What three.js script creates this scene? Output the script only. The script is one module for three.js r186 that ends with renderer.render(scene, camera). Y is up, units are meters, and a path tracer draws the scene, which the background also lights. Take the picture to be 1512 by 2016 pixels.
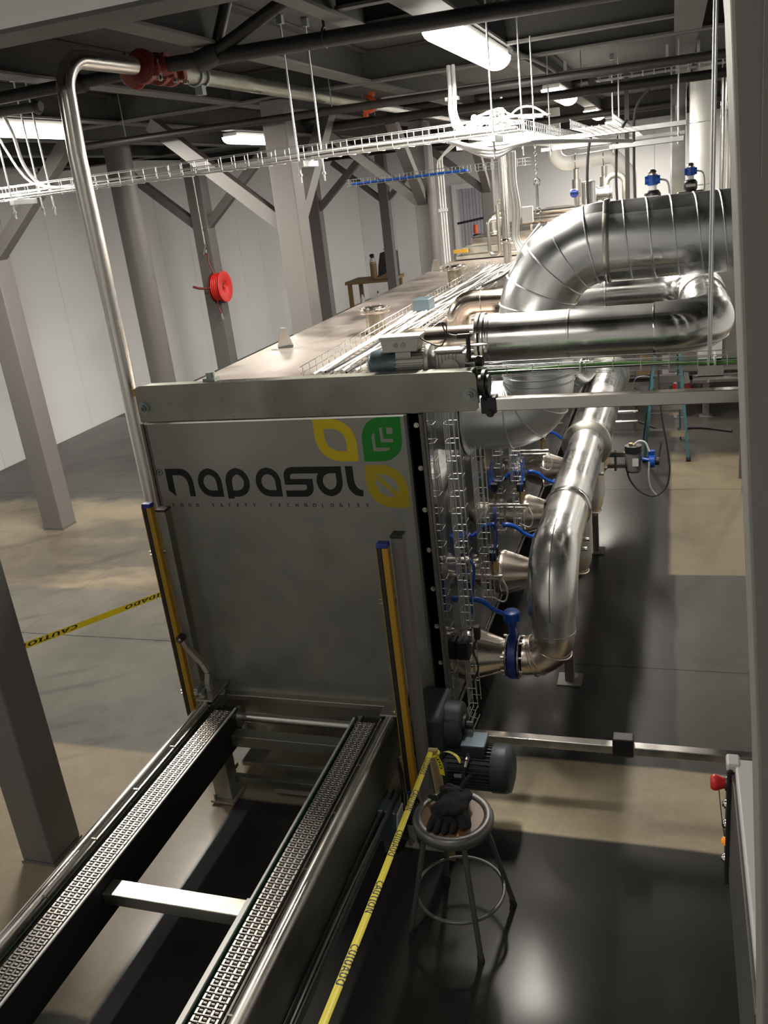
import * as THREE from 'three';
import { RoundedBoxGeometry } from 'three/addons/geometries/RoundedBoxGeometry.js';
import { mergeGeometries } from 'three/addons/utils/BufferGeometryUtils.js';
import { RectAreaLightUniformsLib } from 'three/addons/lights/RectAreaLightUniformsLib.js';

// ------------------------------------------------------------------ camera, light level
const scene = new THREE.Scene();
scene.background = new THREE.Color(0x000000);
const camera = new THREE.PerspectiveCamera(61.0, 1512 / 2016, 0.05, 80);
camera.position.set(0, 3.25, 0);
camera.rotation.order = 'YXZ';
camera.rotation.set(-0.351233, 0.341489, -0.118701);
const renderer = new THREE.WebGLRenderer({ antialias: true });
renderer.toneMapping = THREE.LinearToneMapping;
renderer.toneMappingExposure = 1.0;
renderer.shadowMap.enabled = true;
RectAreaLightUniformsLib.init();
const LAMP = 235, LENS = 10;                       // radiance of the lamps' light and of their lenses
const LAMP_SPOTS = [                              // x, z of the middle, length, strength
  [-1.2, -6.05, 1.7, 1], [-1.2, -10.9, 1.7, 1], [-1.2, -15.7, 1.7, .75], [-1.2, -20.5, 1.7, 1.0], [-1.2, -1.0, 1.7, .05],  // the last one is unseen, added to fill the front faces
  [-4.92, -6.15, 1.7, 1.1], [-4.92, -10.9, 1.7, .3], [-4.92, -1.2, 1.7, .08], [2.6, -10.9, 1.7, .12], [2.6, -17, 1.7, .5], [1.35, -21.9, 1.7, 1.1], [-1.2, -24.8, 1.7, .6]];  // from the third on: unseen, added to fill front, right and back wall

// ------------------------------------------------------------------ helpers
let seed = 7;
const rnd = () => { seed = (seed * 1664525 + 1013904223) >>> 0; return seed / 4294967296; };
const V = (x, y, z) => new THREE.Vector3(x, y, z);
const names = {};
function numbered(n) { const k = names[n] = (names[n] || 0) + 1; return k === 1 ? n : n + '_' + String(k - 1).padStart(3, '0'); }
const baseOf = new Map();
function thing(name, label, category, [x, y, z] = [0, 0, 0], group, turn = 0) {
  const o = new THREE.Group(); o.name = numbered(name); o.position.set(x, y, z); o.rotation.y = turn; scene.add(o);
  o.userData = { label, category }; if (group) o.userData.group = group;
  baseOf.set(o, V(x, y, z)); return o;
}
function struct(name, [x, y, z] = [0, 0, 0]) {
  const o = new THREE.Group(); o.name = numbered(name); o.position.set(x, y, z); scene.add(o); o.userData = { kind: 'structure' };
  baseOf.set(o, V(x, y, z)); return o;
}
const flat = g => { if (g.index) g = g.toNonIndexed(); for (const k of Object.keys(g.attributes)) if (!['position', 'normal', 'uv'].includes(k)) g.deleteAttribute(k); g.morphAttributes = {}; return g; };
function worldUV(g) {                              // texture coordinates in metres, from the side each face looks to
  const p = g.attributes.position, n = g.attributes.normal, uv = new Float32Array(p.count * 2);
  for (let i = 0; i < p.count; i++) {
    const ax = Math.abs(n.getX(i)), ay = Math.abs(n.getY(i)), az = Math.abs(n.getZ(i));
    const [u, v] = ay >= ax && ay >= az ? [p.getX(i), p.getZ(i)] : ax >= az ? [p.getZ(i), p.getY(i)] : [p.getX(i), p.getY(i)];
    uv[2 * i] = u; uv[2 * i + 1] = v;
  }
  g.setAttribute('uv', new THREE.BufferAttribute(uv, 2)); return g;
}
function join(list) {
  list = (Array.isArray(list) ? list : [list]).map(g => { const k = g.userData && g.userData.keepUV; const f = flat(g); return k ? f : worldUV(f); });
  return list.length === 1 ? list[0] : mergeGeometries(list);
}
const rootOf = o => { while (o && !baseOf.has(o)) o = o.parent; return o; };
// part in WORLD metres under a thing (or a part of it); the thing's base is taken off
function part(name, geo, mat, parent, label) {
  const g = join(geo), b = baseOf.get(rootOf(parent)); const m = new THREE.Mesh(g, mat);
  if (b) g.translate(-b.x, -b.y, -b.z);
  return put(m, name, parent, label);
}
function local(name, geo, mat, parent, label) { return put(new THREE.Mesh(Array.isArray(geo) || !geo.userData.ready ? join(geo) : geo, mat), name, parent, label); }
function put(m, name, parent, label) {
  m.name = numbered(name); m.castShadow = m.receiveShadow = true; if (label) m.userData.label = label; parent.add(m); return m;
}
const ready = g => { const r = join(g); r.userData.ready = true; return r; };
function copy(o, dx, dy, dz, label) {
  const c = o.clone(); c.name = numbered(o.name.replace(/_\d{3}$/, '')); c.traverse(m => { if (m !== c) m.name = numbered(m.name.replace(/_\d{3}$/, '')); });
  c.position.add(V(dx, dy, dz)); c.userData = { ...o.userData, label }; baseOf.set(c, c.position.clone()); scene.add(c); return c;
}
function bx(x0, x1, y0, y1, z0, z1, r = 0) {
  const w = Math.abs(x1 - x0), h = Math.abs(y1 - y0), d = Math.abs(z1 - z0);
  const g = r ? new RoundedBoxGeometry(w, h, d, 2, Math.min(r, w / 2.01, h / 2.01, d / 2.01)) : new THREE.BoxGeometry(w, h, d);
  return g.translate((x0 + x1) / 2, (y0 + y1) / 2, (z0 + z1) / 2);
}
function orient(g, a, b) {                          // y axis from a towards b, origin to a
  const d = V(...b).sub(V(...a)).normalize(); const q = new THREE.Quaternion().setFromUnitVectors(V(0, 1, 0), d);
  return g.applyQuaternion(q).translate(...a);
}
const dist = (a, b) => Math.hypot(a[0] - b[0], a[1] - b[1], a[2] - b[2]);
function rod(a, b, r, seg = 12, r2 = r) { const l = dist(a, b); return orient(new THREE.CylinderGeometry(r2, r, l, seg).translate(0, l / 2, 0), a, b); }
function lathe(prof, a, b, seg = 32) { return orient(new THREE.LatheGeometry(prof.map(p => new THREE.Vector2(p[0], p[1])), seg), a, b); }
function bar(a, b, w, h, up = [0, 1, 0]) {           // rectangular bar, w across, h along up
  const d = V(...b).sub(V(...a)), l = d.length(); d.normalize(); const s = d.clone().cross(V(...up)).normalize(), u = s.clone().cross(d);
  const g = new THREE.BoxGeometry(w, h, l); const m = new THREE.Matrix4().makeBasis(s, u, d.clone().negate());
  g.applyMatrix4(m); return g.translate((a[0] + b[0]) / 2, (a[1] + b[1]) / 2, (a[2] + b[2]) / 2);
}
function ring(c, axis, R, r, seg = 40, t = 8) { const g = new THREE.TorusGeometry(R, r, t, seg).rotateX(Math.PI / 2); return orient(g, c, [c[0] + axis[0], c[1] + axis[1], c[2] + axis[2]]); }
function fillet(pts, R, n = 8) {
  pts = pts.map(p => V(...p)); const out = [pts[0]];
  for (let i = 1; i < pts.length - 1; i++) {
    const d1 = pts[i].clone().sub(pts[i - 1]).normalize(), d2 = pts[i + 1].clone().sub(pts[i]).normalize();
    const th = Math.acos(Math.max(-1, Math.min(1, d1.dot(d2)))); const Ri = Array.isArray(R) ? R[i - 1] : R;
    if (th < 1e-3) { out.push(pts[i]); continue; }
    const S = pts[i].clone().addScaledVector(d1, -Ri * Math.tan(th / 2)), nn = d2.clone().addScaledVector(d1, -d1.dot(d2)).normalize();
    for (let k = 0; k <= n; k++) { const a = th * k / n; out.push(S.clone().addScaledVector(d1, Ri * Math.sin(a)).addScaledVector(nn, Ri * (1 - Math.cos(a)))); }
  }
  out.push(pts[pts.length - 1]); return out;
}
function smooth(pts, n = 24) { return new THREE.CatmullRomCurve3(pts.map(p => V(...p)), false, 'centripetal').getPoints(n); }
function sweep(path, r, seg = 12, caps = true, rf = null) {
  const P = path.map(p => p.isVector3 ? p : V(...p)), N = P.length, pos = [], nor = [], uv = [], idx = [];
  const T = P.map((p, i) => P[Math.min(i + 1, N - 1)].clone().sub(P[Math.max(i - 1, 0)]).normalize());
  let n = Math.abs(T[0].y) < .9 ? V(0, 1, 0) : V(1, 0, 0); n.addScaledVector(T[0], -n.dot(T[0])).normalize();
  let L = 0;
  for (let i = 0; i < N; i++) {
    if (i) { L += P[i].distanceTo(P[i - 1]); const q = new THREE.Quaternion().setFromUnitVectors(T[i - 1], T[i]); n.applyQuaternion(q); n.addScaledVector(T[i], -n.dot(T[i])).normalize(); }
    const b = T[i].clone().cross(n), rr = rf ? rf(i / (N - 1), i) : r;
    for (let j = 0; j <= seg; j++) {
      const a = j / seg * Math.PI * 2, d = n.clone().multiplyScalar(Math.cos(a)).addScaledVector(b, Math.sin(a));
      pos.push(P[i].x + d.x * rr, P[i].y + d.y * rr, P[i].z + d.z * rr); nor.push(d.x, d.y, d.z); uv.push(L, a * rr);
    }
  }
  for (let i = 0; i < N - 1; i++) for (let j = 0; j < seg; j++) { const a = i * (seg + 1) + j, c = a + seg + 1; idx.push(a, a + 1, c, a + 1, c + 1, c); }
  if (caps) for (const i of [0, N - 1]) {
    const c = pos.length / 3, t = T[i], s = i ? 1 : -1; pos.push(P[i].x, P[i].y, P[i].z); nor.push(t.x * s, t.y * s, t.z * s); uv.push(0, 0);
    for (let j = 0; j <= seg; j++) { const k = (i * (seg + 1) + j) * 3; pos.push(pos[k], pos[k + 1], pos[k + 2]); nor.push(t.x * s, t.y * s, t.z * s); uv.push(0, 0); }
    for (let j = 0; j < seg; j++) s > 0 ? idx.push(c, c + 1 + j, c + 2 + j) : idx.push(c, c + 2 + j, c + 1 + j);
  }
  const g = new THREE.BufferGeometry(); g.setAttribute('position', new THREE.Float32BufferAttribute(pos, 3)); g.setAttribute('normal', new THREE.Float32BufferAttribute(nor, 3));
  g.setAttribute('uv', new THREE.Float32BufferAttribute(uv, 2)); g.setIndex(idx); return g;
}
function extrude(pts, depth, bevel = 0) {            // polygon in x,y pushed along z
  const s = new THREE.Shape(pts.map(p => new THREE.Vector2(p[0], p[1])));
  return new THREE.ExtrudeGeometry(s, { depth, bevelEnabled: bevel > 0, bevelSize: bevel, bevelThickness: bevel, bevelSegments: 2, curveSegments: 12 });
}
const bolt = (c, ax, r = .012, h = .01) => [orient(new THREE.CylinderGeometry(r, r, h, 6).translate(0, h / 2, 0), c, [c[0] + ax[0], c[1] + ax[1], c[2] + ax[2]]),
  orient(new THREE.CylinderGeometry(r * 1.5, r * 1.5, h * .3, 16).translate(0, h * .15, 0), c, [c[0] + ax[0], c[1] + ax[1], c[2] + ax[2]])];

// ------------------------------------------------------------------ textures
function lattice(n, s) { let q = s; const a = new Float32Array(n * n); for (let i = 0; i < a.length; i++) { q = (q * 1664525 + 1013904223) >>> 0; a[i] = q / 4294967296; } return a; }
function makeNoise(s) { const N = 64, a = lattice(N, s); return (x, y, w) => { const xi = Math.floor(x), yi = Math.floor(y), fx = x - xi, fy = y - yi, u = fx * fx * (3 - 2 * fx), v = fy * fy * (3 - 2 * fy);
  const W = w || N, g = (i, j) => a[(((j % W) + W) % W) * N + ((i % W) + W) % W]; return (g(xi, yi) * (1 - u) + g(xi + 1, yi) * u) * (1 - v) + (g(xi, yi + 1) * (1 - u) + g(xi + 1, yi + 1) * u) * v; }; }
const n1 = makeNoise(11), n2 = makeNoise(23), n3 = makeNoise(37);
const fbm = (f, x, y, o = 4) => { let s = 0, a = .5, t = 0; for (let i = 0; i < o; i++) { s += a * f(x, y); t += a; x = x * 2.03 + 17.1; y = y * 2.03 + 9.7; a *= .5; } return s / t; };
const tile = (f, u, v, c, o = 3) => { let s = 0, a = .5, t = 0; for (let i = 0; i < o; i++) { const w = c << i; s += a * f(u * w, v * w, w); t += a; a *= .5; } return s / t; };
function tex(W, H, fn, srgb = false, rep = null) {
  const d = new Uint8Array(W * H * 4);
  for (let y = 0; y < H; y++) for (let x = 0; x < W; x++) { const c = fn(x / W, y / H), k = (y * W + x) * 4; d[k] = c[0] * 255; d[k + 1] = c[1] * 255; d[k + 2] = c[2] * 255; d[k + 3] = 255; }
  const t = new THREE.DataTexture(d, W, H); t.magFilter = THREE.LinearFilter; t.minFilter = THREE.LinearMipmapLinearFilter; t.generateMipmaps = true;
  t.wrapS = t.wrapT = THREE.RepeatWrapping; if (srgb) t.colorSpace = THREE.SRGBColorSpace; if (rep) t.repeat.set(...rep); t.needsUpdate = true; return t;
}
const cl = v => Math.max(0, Math.min(1, v));
const grey = v => { v = cl(v); return [v, v, v]; };
const smudge = tex(256, 256, (u, v) => grey(.55 + .9 * (tile(n1, u, v, 4, 4) - .5)), false, [.8, .8]);     // roughness blotches
const brushed = tex(256, 256, (u, v) => grey(.5 + .5 * (tile((x, y, w) => n2(x, y, w), u, v, 4, 2) - .5) + .35 * (n3(u * 3, v * 60, 60) - .5)), false, [1.4, 1.4]);
const pebble = tex(256, 256, (u, v) => grey(.5 + .8 * (tile(n2, u, v, 32, 2) - .5)), false, [2, 2]);
const dirt = tex(512, 512, (u, v) => { const a = tile(n1, u, v, 3, 5), b = tile(n3, u, v, 8, 4); return grey(.86 + .5 * (a - .5) + .22 * (b - .5)); }, false, [.45, .45]);

// ------------------------------------------------------------------ materials
const std = (c, rough, metal = 0, o = {}) => new THREE.MeshStandardMaterial({ color: Array.isArray(c) ? new THREE.Color().setRGB(...c) : c, roughness: rough, metalness: metal, ...o });
const M = {
  steel: std([.60, .58, .55], .62, 1, { roughnessMap: smudge, bumpMap: pebble, bumpScale: .0001 }),
  satin: std([.46, .45, .40], .85, 1, { roughnessMap: smudge }),
  dullsteel: std([.30, .305, .26], .95, .85, { roughnessMap: smudge, map: dirt }),
  mirror: std([.40, .395, .38], .12, 1, { roughnessMap: smudge, bumpMap: smudge, bumpScale: .0015 }),
  bright: std([.70, .69, .66], .3, 1, { roughnessMap: smudge }),
  galv: std([.70, .72, .73], .74, 1, { roughnessMap: smudge, bumpMap: smudge, bumpScale: .0006 }),
  clad: std([.66, .66, .65], .56, 1, { roughnessMap: smudge }),
  tarnish: std([.70, .62, .54], .42, 1, { roughnessMap: smudge }),
  wire: std([.62, .64, .64], .45, 1),
  darkwire: std([.30, .33, .32], .5, .9),
  bolt: std([.50, .49, .46], .38, 1),
  column: std([.135, .128, .122], .5, 0, { bumpMap: pebble, bumpScale: .0004 }),
  nearpaint: std([.22, .217, .20], .55, 0, { bumpMap: pebble, bumpScale: .0006 }),
  beam: std([.115, .112, .106], .6, 0, { map: dirt }),
  deck: std([.034, .033, .031], .75),
  wall: std([.86, .865, .87], .42, 0, { bumpMap: pebble, bumpScale: .0003 }),
  joint: std([.20, .20, .20], .8),
  black: std([.012, .012, .013], .45),
  rubber: std([.02, .02, .021], .7),
  blackpipe: std([.022, .02, .019], .5),
  red: std([.15, .018, .011], .45), redbright: std([.62, .025, .02], .35), orange: std([.62, .09, .03], .45),
  blue: std([.006, .06, .33], .3, 0), deepblue: std([.012, .03, .2], .4),
  motor: std([.04, .052, .058], .5, .2, { bumpMap: pebble, bumpScale: .0006 }),
  motorblue: std([.12, .165, .19], .35, .5), alu: std([.42, .42, .39], .5, .8, { bumpMap: pebble, bumpScale: .0006 }),
  lightgrey: std([.50, .50, .49], .5), white: std([.78, .78, .76], .5), greycable: std([.42, .42, .42], .6),
  yellow: std([.36, .20, .012], .45), tapeback: std([.75, .66, .04], .35),
  green: std([.028, .085, .03], .5), brightgreen: std([.10, .27, .05], .5), teal: std([.05, .16, .19], .5), wood: std([.36, .28, .16], .7, 0, { map: dirt }),
  seatwood: std([.20, .10, .038], .38, 0, { map: dirt }), stoolpaint: std([.16, .16, .155], .38, .6), benchwood: std([.22, .14, .07], .6),
  glove: std([.006, .006, .007], .9, 0, { bumpMap: pebble, bumpScale: .002 }), brass: std([.6, .45, .2], .35, 1),
  nozzle: std([.40, .36, .28], .7, 1, { roughnessMap: smudge }), chain: std([.62, .59, .56], .42, 1), darksteel: std([.085, .08, .07], .5), guide: std([.75, .75, .74], .6, .55), boxside: std([.055, .055, .053], .5),
  foot: std([.36, .35, .29], .75, .3, { map: dirt }), greenguide: std([.01, .05, .03], .5), frp: std([.03, .12, .15], .55),
};

// ------------------------------------------------------------------ floor: slabs cast in rows, coated and bare concrete
const FX0 = -10, FX1 = 4, FZ0 = -13, FZ1 = 1;        // the part of the floor that the colour map covers
const lerp3 = (a, b, t) => [a[0] + (b[0] - a[0]) * t, a[1] + (b[1] - a[1]) * t, a[2] + (b[2] - a[2]) * t];
const step = (e, w, x) => cl((x - e) / w + .5);
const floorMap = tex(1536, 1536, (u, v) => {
  const x = FX0 + u * (FX1 - FX0), z = FZ0 + v * (FZ1 - FZ0);
  const big = fbm(n1, x * .9 + 3, z * .9 + 5, 4), fine = fbm(n2, x * 9, z * 9, 3), grit = n3(x * 60, z * 60), w = (fbm(n3, x * 3.1, z * 3.1, 4) - .5);
  const coat = [.019, .0185, .0175], tan = [.25, .208, .145], grey = [.118, .113, .098], far = [.072, .07, .065], strip = [.11, .113, .12];
  let c; const e = w * .12, ew = .035;
  if (x < -2.43 + w * .03) {
    c = tan;
    c = lerp3(c, [.035, .034, .031], step(-2.19 + e * .5, .03, z));
    c = lerp3(c, grey, step(4.01 + e * .3, .03, -z));
    const patch = step(.52, .16, fbm(n1, x * .55 + 40, z * 1.4, 4) + .1 * w);
    const dark = step(.50, .1, fbm(n2, x * .7 + 7, z * 1.9 + 3, 4)) * step(-6.3, .9, x);
    c = lerp3(c, lerp3(lerp3(tan, [.15, .127, .095], patch), [.09, .08, .065], dark * .85), step(6.30 + e, .05, -z));
    c = lerp3(c, far, step(8.75 + e * 3, .25, -z));
  } else {
    c = coat;
    if (x < -2.325) c = lerp3(c, strip, 1 - step(3.58, .05, -z) * .8);
    const band = step(3.69 + e * .25, .02, -z) * (1 - step(4.33 + e * .3, .02, -z)) * (x < -1.05 ? .7 : 1);
    c = lerp3(c, [.47, .40, .275], band);
    const t2 = step(6.94 + e * .3, .02, -z) * (1 - step(10.3 + e * 3, .3, -z)) * step(-.02 + e * .1, .04, x);
    c = lerp3(c, [.20, .167, .108], t2);
    const side = step(.03 + w * .04, .03, x) * step(4.33, .03, -z) * (1 - t2); c = lerp3(c, [.07, .065, .055], side * .8);  // light edge painted in: coat made paler where the floor reflects brighter
  }
  let m = .80 + .42 * (big - .5) * 1.6 + .22 * (fine - .5) + .10 * (grit - .5) + .12;
  const crack = Math.abs(z + 5.42 + w * .015) < .006 || Math.abs(z + 9.04 + w * .015) < .007 ? .6 : 1;
  const sc = fbm(n1, x * 2.2 + 60, z * 7 + x * 4, 3); if (sc > .66 && x < -2.6) m *= 1 - (sc - .66) * 1.6;
  return [Math.pow(cl(c[0] * m * crack), 1 / 2.2), Math.pow(cl(c[1] * m * crack), 1 / 2.2), Math.pow(cl(c[2] * m * crack), 1 / 2.2)];
}, true);
floorMap.wrapS = floorMap.wrapT = THREE.ClampToEdgeWrapping;
const floorRough = tex(512, 512, (u, v) => { const a = tile(n2, u, v, 4, 5), b = tile(n1, u, v, 16, 3); return grey(.62 + .5 * (a - .5) + .3 * (b - .5)); }, false, [1, 1]);
const floorBump = tex(512, 512, (u, v) => grey(tile(n3, u, v, 24, 4)), false, [1, 1]);
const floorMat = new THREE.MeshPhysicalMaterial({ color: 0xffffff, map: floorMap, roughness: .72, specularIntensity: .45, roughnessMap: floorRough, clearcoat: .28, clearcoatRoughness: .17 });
const floorPlain = std([.125, .12, .112], .55, 0, { map: dirt });
const floor = struct('floor');
const slabRows = [[1, -1.8], [-1.8, -5.42], [-5.42, -9.04], [-9.04, -13], [-13, -16.6], [-16.6, -20.2], [-20.2, -23.8], [-23.8, -28]];
for (const [za, zb] of slabRows) for (const [xa, xb] of [[-10, -5.4], [-5.4, 4]]) {
  const g = bx(xa + .0012, xb - .0012, -.15, 0, za - .002, zb + .002); let G = flat(g);
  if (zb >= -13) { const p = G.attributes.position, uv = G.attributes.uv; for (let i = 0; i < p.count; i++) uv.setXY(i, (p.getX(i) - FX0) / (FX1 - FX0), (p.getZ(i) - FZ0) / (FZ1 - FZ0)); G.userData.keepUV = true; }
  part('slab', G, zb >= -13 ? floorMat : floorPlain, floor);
}
part('joint_filler', bx(-10, 4, -.2, -.012, 1, -28), M.joint, floor);

// ------------------------------------------------------------------ walls of upright insulated panels
function panelWall(name, a, b, h, pitch, thick, mat) {
  const w = struct(name), d = [b[0] - a[0], b[1] - a[1]], L = Math.hypot(...d), u = [d[0] / L, d[1] / L], n = Math.round(L / pitch), pw = L / n;
  for (let i = 0; i < n; i++) { const p = [a[0] + u[0] * pw * (i + .5), a[1] + u[1] * pw * (i + .5)];
    const g = new RoundedBoxGeometry(pw - .006, h, thick, 1, .004).rotateY(-Math.atan2(u[1], u[0])).translate(p[0], h / 2, p[1]); part('wall_panel', g, mat, w); }
  const g = bx(-L / 2, L / 2, 0, h, -.02, .02).rotateY(-Math.atan2(u[1], u[0])).translate((a[0] + b[0]) / 2, 0, (a[1] + b[1]) / 2); part('panel_joint', g, M.joint, w);
  return w;
}
panelWall('wall_left', [-9.56, 1], [-9.56, -27.9], 4.3, 1.12, .12, M.wall);
panelWall('wall_back', [-9.5, -27.86], [4, -27.86], 4.5, 1.12, .12, M.wall);
panelWall('wall_right', [4.06, 1], [4.06, -27.9], 4.5, 1.12, .12, M.wall);
panelWall('wall_front', [-9.5, 1.06], [4, 1.06], 4.5, 1.12, .12, M.wall);

// ------------------------------------------------------------------ ceiling: corrugated deck on steel
const ceiling = struct('ceiling');
part('deck', [bx(-9.7, 4.2, 4.335, 4.5, 1.2, -28.1)], M.deck, ceiling);
function iBeam(name, label, group, a, b, fw, h, t = .016) {      // a, b: ends on the underside
  const o = thing(name, label, 'beam', a, group), c = (dy, w, hh) => bar([a[0], a[1] + dy, a[2]], [b[0], b[1] + dy, b[2]], w, hh);
  part('bottom_flange', c(t / 2, fw, t), M.beam, o); part('web', c(h / 2, .014, h - 2 * t), M.deck, o); part('top_flange', c(h - t / 2, fw, t), M.deck, o); return o;
}
const FL = 4.1, BH = .23;
const bayZ = [-2.8, -7.65, -12.4, -17.15, -21.9, -27.7];
const BX = [[-8.5, .13, 'outermost grey ceiling beam along the white left wall'], [-7.28, .13, 'grey ceiling beam second out from the white left wall'], [-6.05, .13, 'grey ceiling beam left of the row of round and braced columns'], [-4.86, .13, 'grey ceiling beam left of the tall stainless pipe, above the left lamp'],
  [-3.63, .15, 'grey ceiling beam running above the bend of the tall stainless pipe'], [-2.43, .15, 'grey ceiling beam just right of the red pipe fitting'], [-1.2, .22, 'wide pale ceiling beam with the bright fluorescent lamp under it'], [.1, .19, 'wide pale ceiling beam near the right post, ending above the big duct'], [1.35, .15, 'ceiling beam beyond the right post, nearer the hall'], [2.6, .15, 'ceiling beam far right beyond the post']];
BX.forEach(([x, w, l], i) => { for (let k = 0; k < (i < 2 ? 2 : 5); k++) { const z0 = k === 0 ? -3.1 : bayZ[k] - .1, z1 = bayZ[k + 1] + .1;
  iBeam('ceiling_beam', k === 0 ? l : l + ['', ', its length in the second bay', ', its length in the third bay', ', its length in the fourth bay', ', its length in the last bay'][k], 'ceiling beams along the hall', [x, FL, z0], [x, FL, z1], k ? Math.min(w, .16) : w, BH); } });
iBeam('ceiling_beam', 'short slim ceiling beam between the two lit pipes at top centre', 'ceiling beams along the hall', [-1.65, FL, -3.1], [-1.65, FL, -5.35], .1, BH);
iBeam('cross_beam', 'thin cross beam under the deck right of the bright lamp', 'cross beams', [-1.1, FL, -6.75], [.02, FL, -6.75], .09, .2);
iBeam('cross_beam', 'thin cross beam high up left of the bright lamp, near one', 'cross beams', [-1.62, FL + .03, -4.75], [-1.3, FL + .03, -4.75], .07, .16);
iBeam('cross_beam', 'thin cross beam high up left of the bright lamp, far one', 'cross beams', [-1.72, FL + .03, -5.3], [-1.3, FL + .03, -5.3], .08, .16);
bayZ.slice(1, 5).forEach((z, i) => iBeam('girder', ['grey cross girder on the first brace column, just past the duct bend', 'grey cross girder over the second row of braced columns', 'grey cross girder over the third row of braced columns', 'farthest grey cross girder before the back wall'][i], 'cross girders', [-9.45, FL, z], [3.9, FL, z], .14, BH));
{ const o = thing('girder', 'large pale near girder across the top left corner', 'beam', [-4, 3.91, -3]);
  part('box_face', bx(-9.4, 3.9, 3.925, 4.325, -2.9, -2.915), M.white, o); part('bottom_flange', bx(-9.4, 3.9, 3.91, 3.925, -2.9, -3.1), M.beam, o); part('web', bx(-9.4, 3.9, 3.925, 4.325, -3.0, -3.014), M.deck, o); }  // box_face coloured white to stand for light falling on it from the front

// ------------------------------------------------------------------ columns with knee braces
function column(x, z, w, d, braces, label, h = 4.095) {
  const o = thing('steel_column', label, 'column', [x, 0, z], 'grey steel columns');
  part('shaft', bx(x - w / 2, x + w / 2, .012, h, z - d / 2, z + d / 2, .012), M.column, o);
  part('base_plate', bx(x - w / 2 - .005, x + w / 2 + .005, 0, .012, z - d / 2 - .005, z + d / 2 + .005), M.column, o);
  for (const b of braces) { const [dx, dz] = { l: [-1, 0], r: [1, 0], f: [0, 1], b: [0, -1] }[b], r = 1.15, f = (dx ? w : d) / 2;
    const a = [x + dx * f * .3, 3.02, z + dz * f * .3], e = [x + dx * (f + r), 4.06, z + dz * (f + r)];
    part('brace', bar(a, e, dx ? d * .55 : w * .62, .12, dx ? [0, 0, 1].map((v, i) => i === 1 ? 1 : 0) : [0, 1, 0]), M.column, o);}
  return o;
}
column(-3.31, -3.1, .21, .24, [], 'dark near steel column at the lower left edge', 3.91);
column(-3.3, -7.75, .22, .24, ['l', 'b'], 'large braced grey column rising behind the chamber, left of centre');
column(-3.3, -12.5, .22, .24, ['l', 'f'], 'grey braced column behind the chamber beside the row of thin conduits');
column(-3.3, -17.25, .22, .24, ['l', 'f'], 'farthest light grey braced column beside the plastic strip curtain');
column(-6.82, -7.86, .27, .25, ['r', 'l'], 'grey braced column standing free on the tan floor at left');
column(-6.82, -12.55, .26, .24, ['l', 'r'], 'grey column with a V of braces behind the red hose reel');
column(-6.82, -17.25, .24, .24, ['r'], 'slim dark grey braced column just right of the large column');
column(-6.82, -22, .24, .24, ['r', 'l'], 'slim dark grey column in front of the far workbench');
{ const o = thing('round_column', 'thick round grey column between the tall stainless pipe and the hose reel', 'column', [-6.75, 0, -10.5]);
  part('shaft', rod([-6.75, .02, -10.5], [-6.75, 4.33, -10.5], .17, 40), M.column, o); part('base_plate', bx(-7, -6.5, 0, .02, -10.25, -10.75), M.column, o); }
{ const o = thing('steel_column', 'pale grey tapered post filling the right edge, nearest to the viewer', 'column', [.3, 0, -1]);
  part('web_plate', extrude([[.031, 3.6], [.055, 3.38], [.086, 2.87], [.108, 2.52], [.125, 2.18], [.2, 0], [.62, 0], [.62, 4.33], [-.01, 4.33]], .1, .004).translate(0, 0, -1.1), M.nearpaint, o);
  part('cover_plate', extrude([[.077, 3.55], [.083, 3.22], [.5, 3.22], [.5, 3.55]], .006).translate(0, 0, -.994), M.nearpaint, o);
  part('screw', bolt([.098, 3.15, -.994], [0, 0, 1], .002, .002), M.bolt, o); }

// ------------------------------------------------------------------ pasteurising chamber
const CX0 = -2.755, CX1 = -1.18, CT = 2.3, CF = -4.0;
const topMap = tex(512, 1024, (u, v) => {           // dried water stains on the lid
  const x = u * 1.6, z = v * 7; const q = fbm(n1, x * 2.2 + 1.2 * fbm(n2, x * 2, z * 1.5, 2), z * .9 + 4, 4), sw = fbm(n3, x * 1.6 + q * 2.5, z * 2.2 + q * 1.5, 4);
  const s = cl((sw - .52) * 7), p = cl((q - .50) * 5); let c = [.46, .42, .38]; c = lerp3(c, [.25, .205, .185], s * .8); c = lerp3(c, [.40, .335, .305], p * .6);
  return c.map(k => Math.pow(cl(k), 1 / 2.2)); }, true);
const topRough = tex(256, 512, (u, v) => { const x = u * 1.6, z = v * 7; return grey(.62 + .8 * (fbm(n3, x * 2 + fbm(n1, x * 3, z, 2) * 2, z * 1.7, 4) - .5)); });
const lidMat = std([1, 1, 1], .62, .75, { map: topMap, roughnessMap: topRough });
const chamber = thing('pasteurizing_chamber', 'long stainless steel chamber with flanged nozzles on its stained lid, behind the logo door', 'machine', [-2, 0, -4]);
part('shell', [bx(CX0 + .004, CX1 - .01, .42, CT - .012, CF - .02, -12.6), bx(CX0 + .1, CX1 - .1, .14, .42, CF - .1, -12.5)], M.steel, chamber);
{ const g = flat(bx(CX0, CX1 - .004, CT - .012, CT, CF - .03, -12.6, .005)); const p = g.attributes.position, uv = g.attributes.uv; for (let i = 0; i < p.count; i++) uv.setXY(i, (p.getX(i) - CX0) / 1.6, (p.getZ(i) + 4) / 7 + 2); g.userData.keepUV = true; part('lid', g, lidMat, chamber); }
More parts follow.
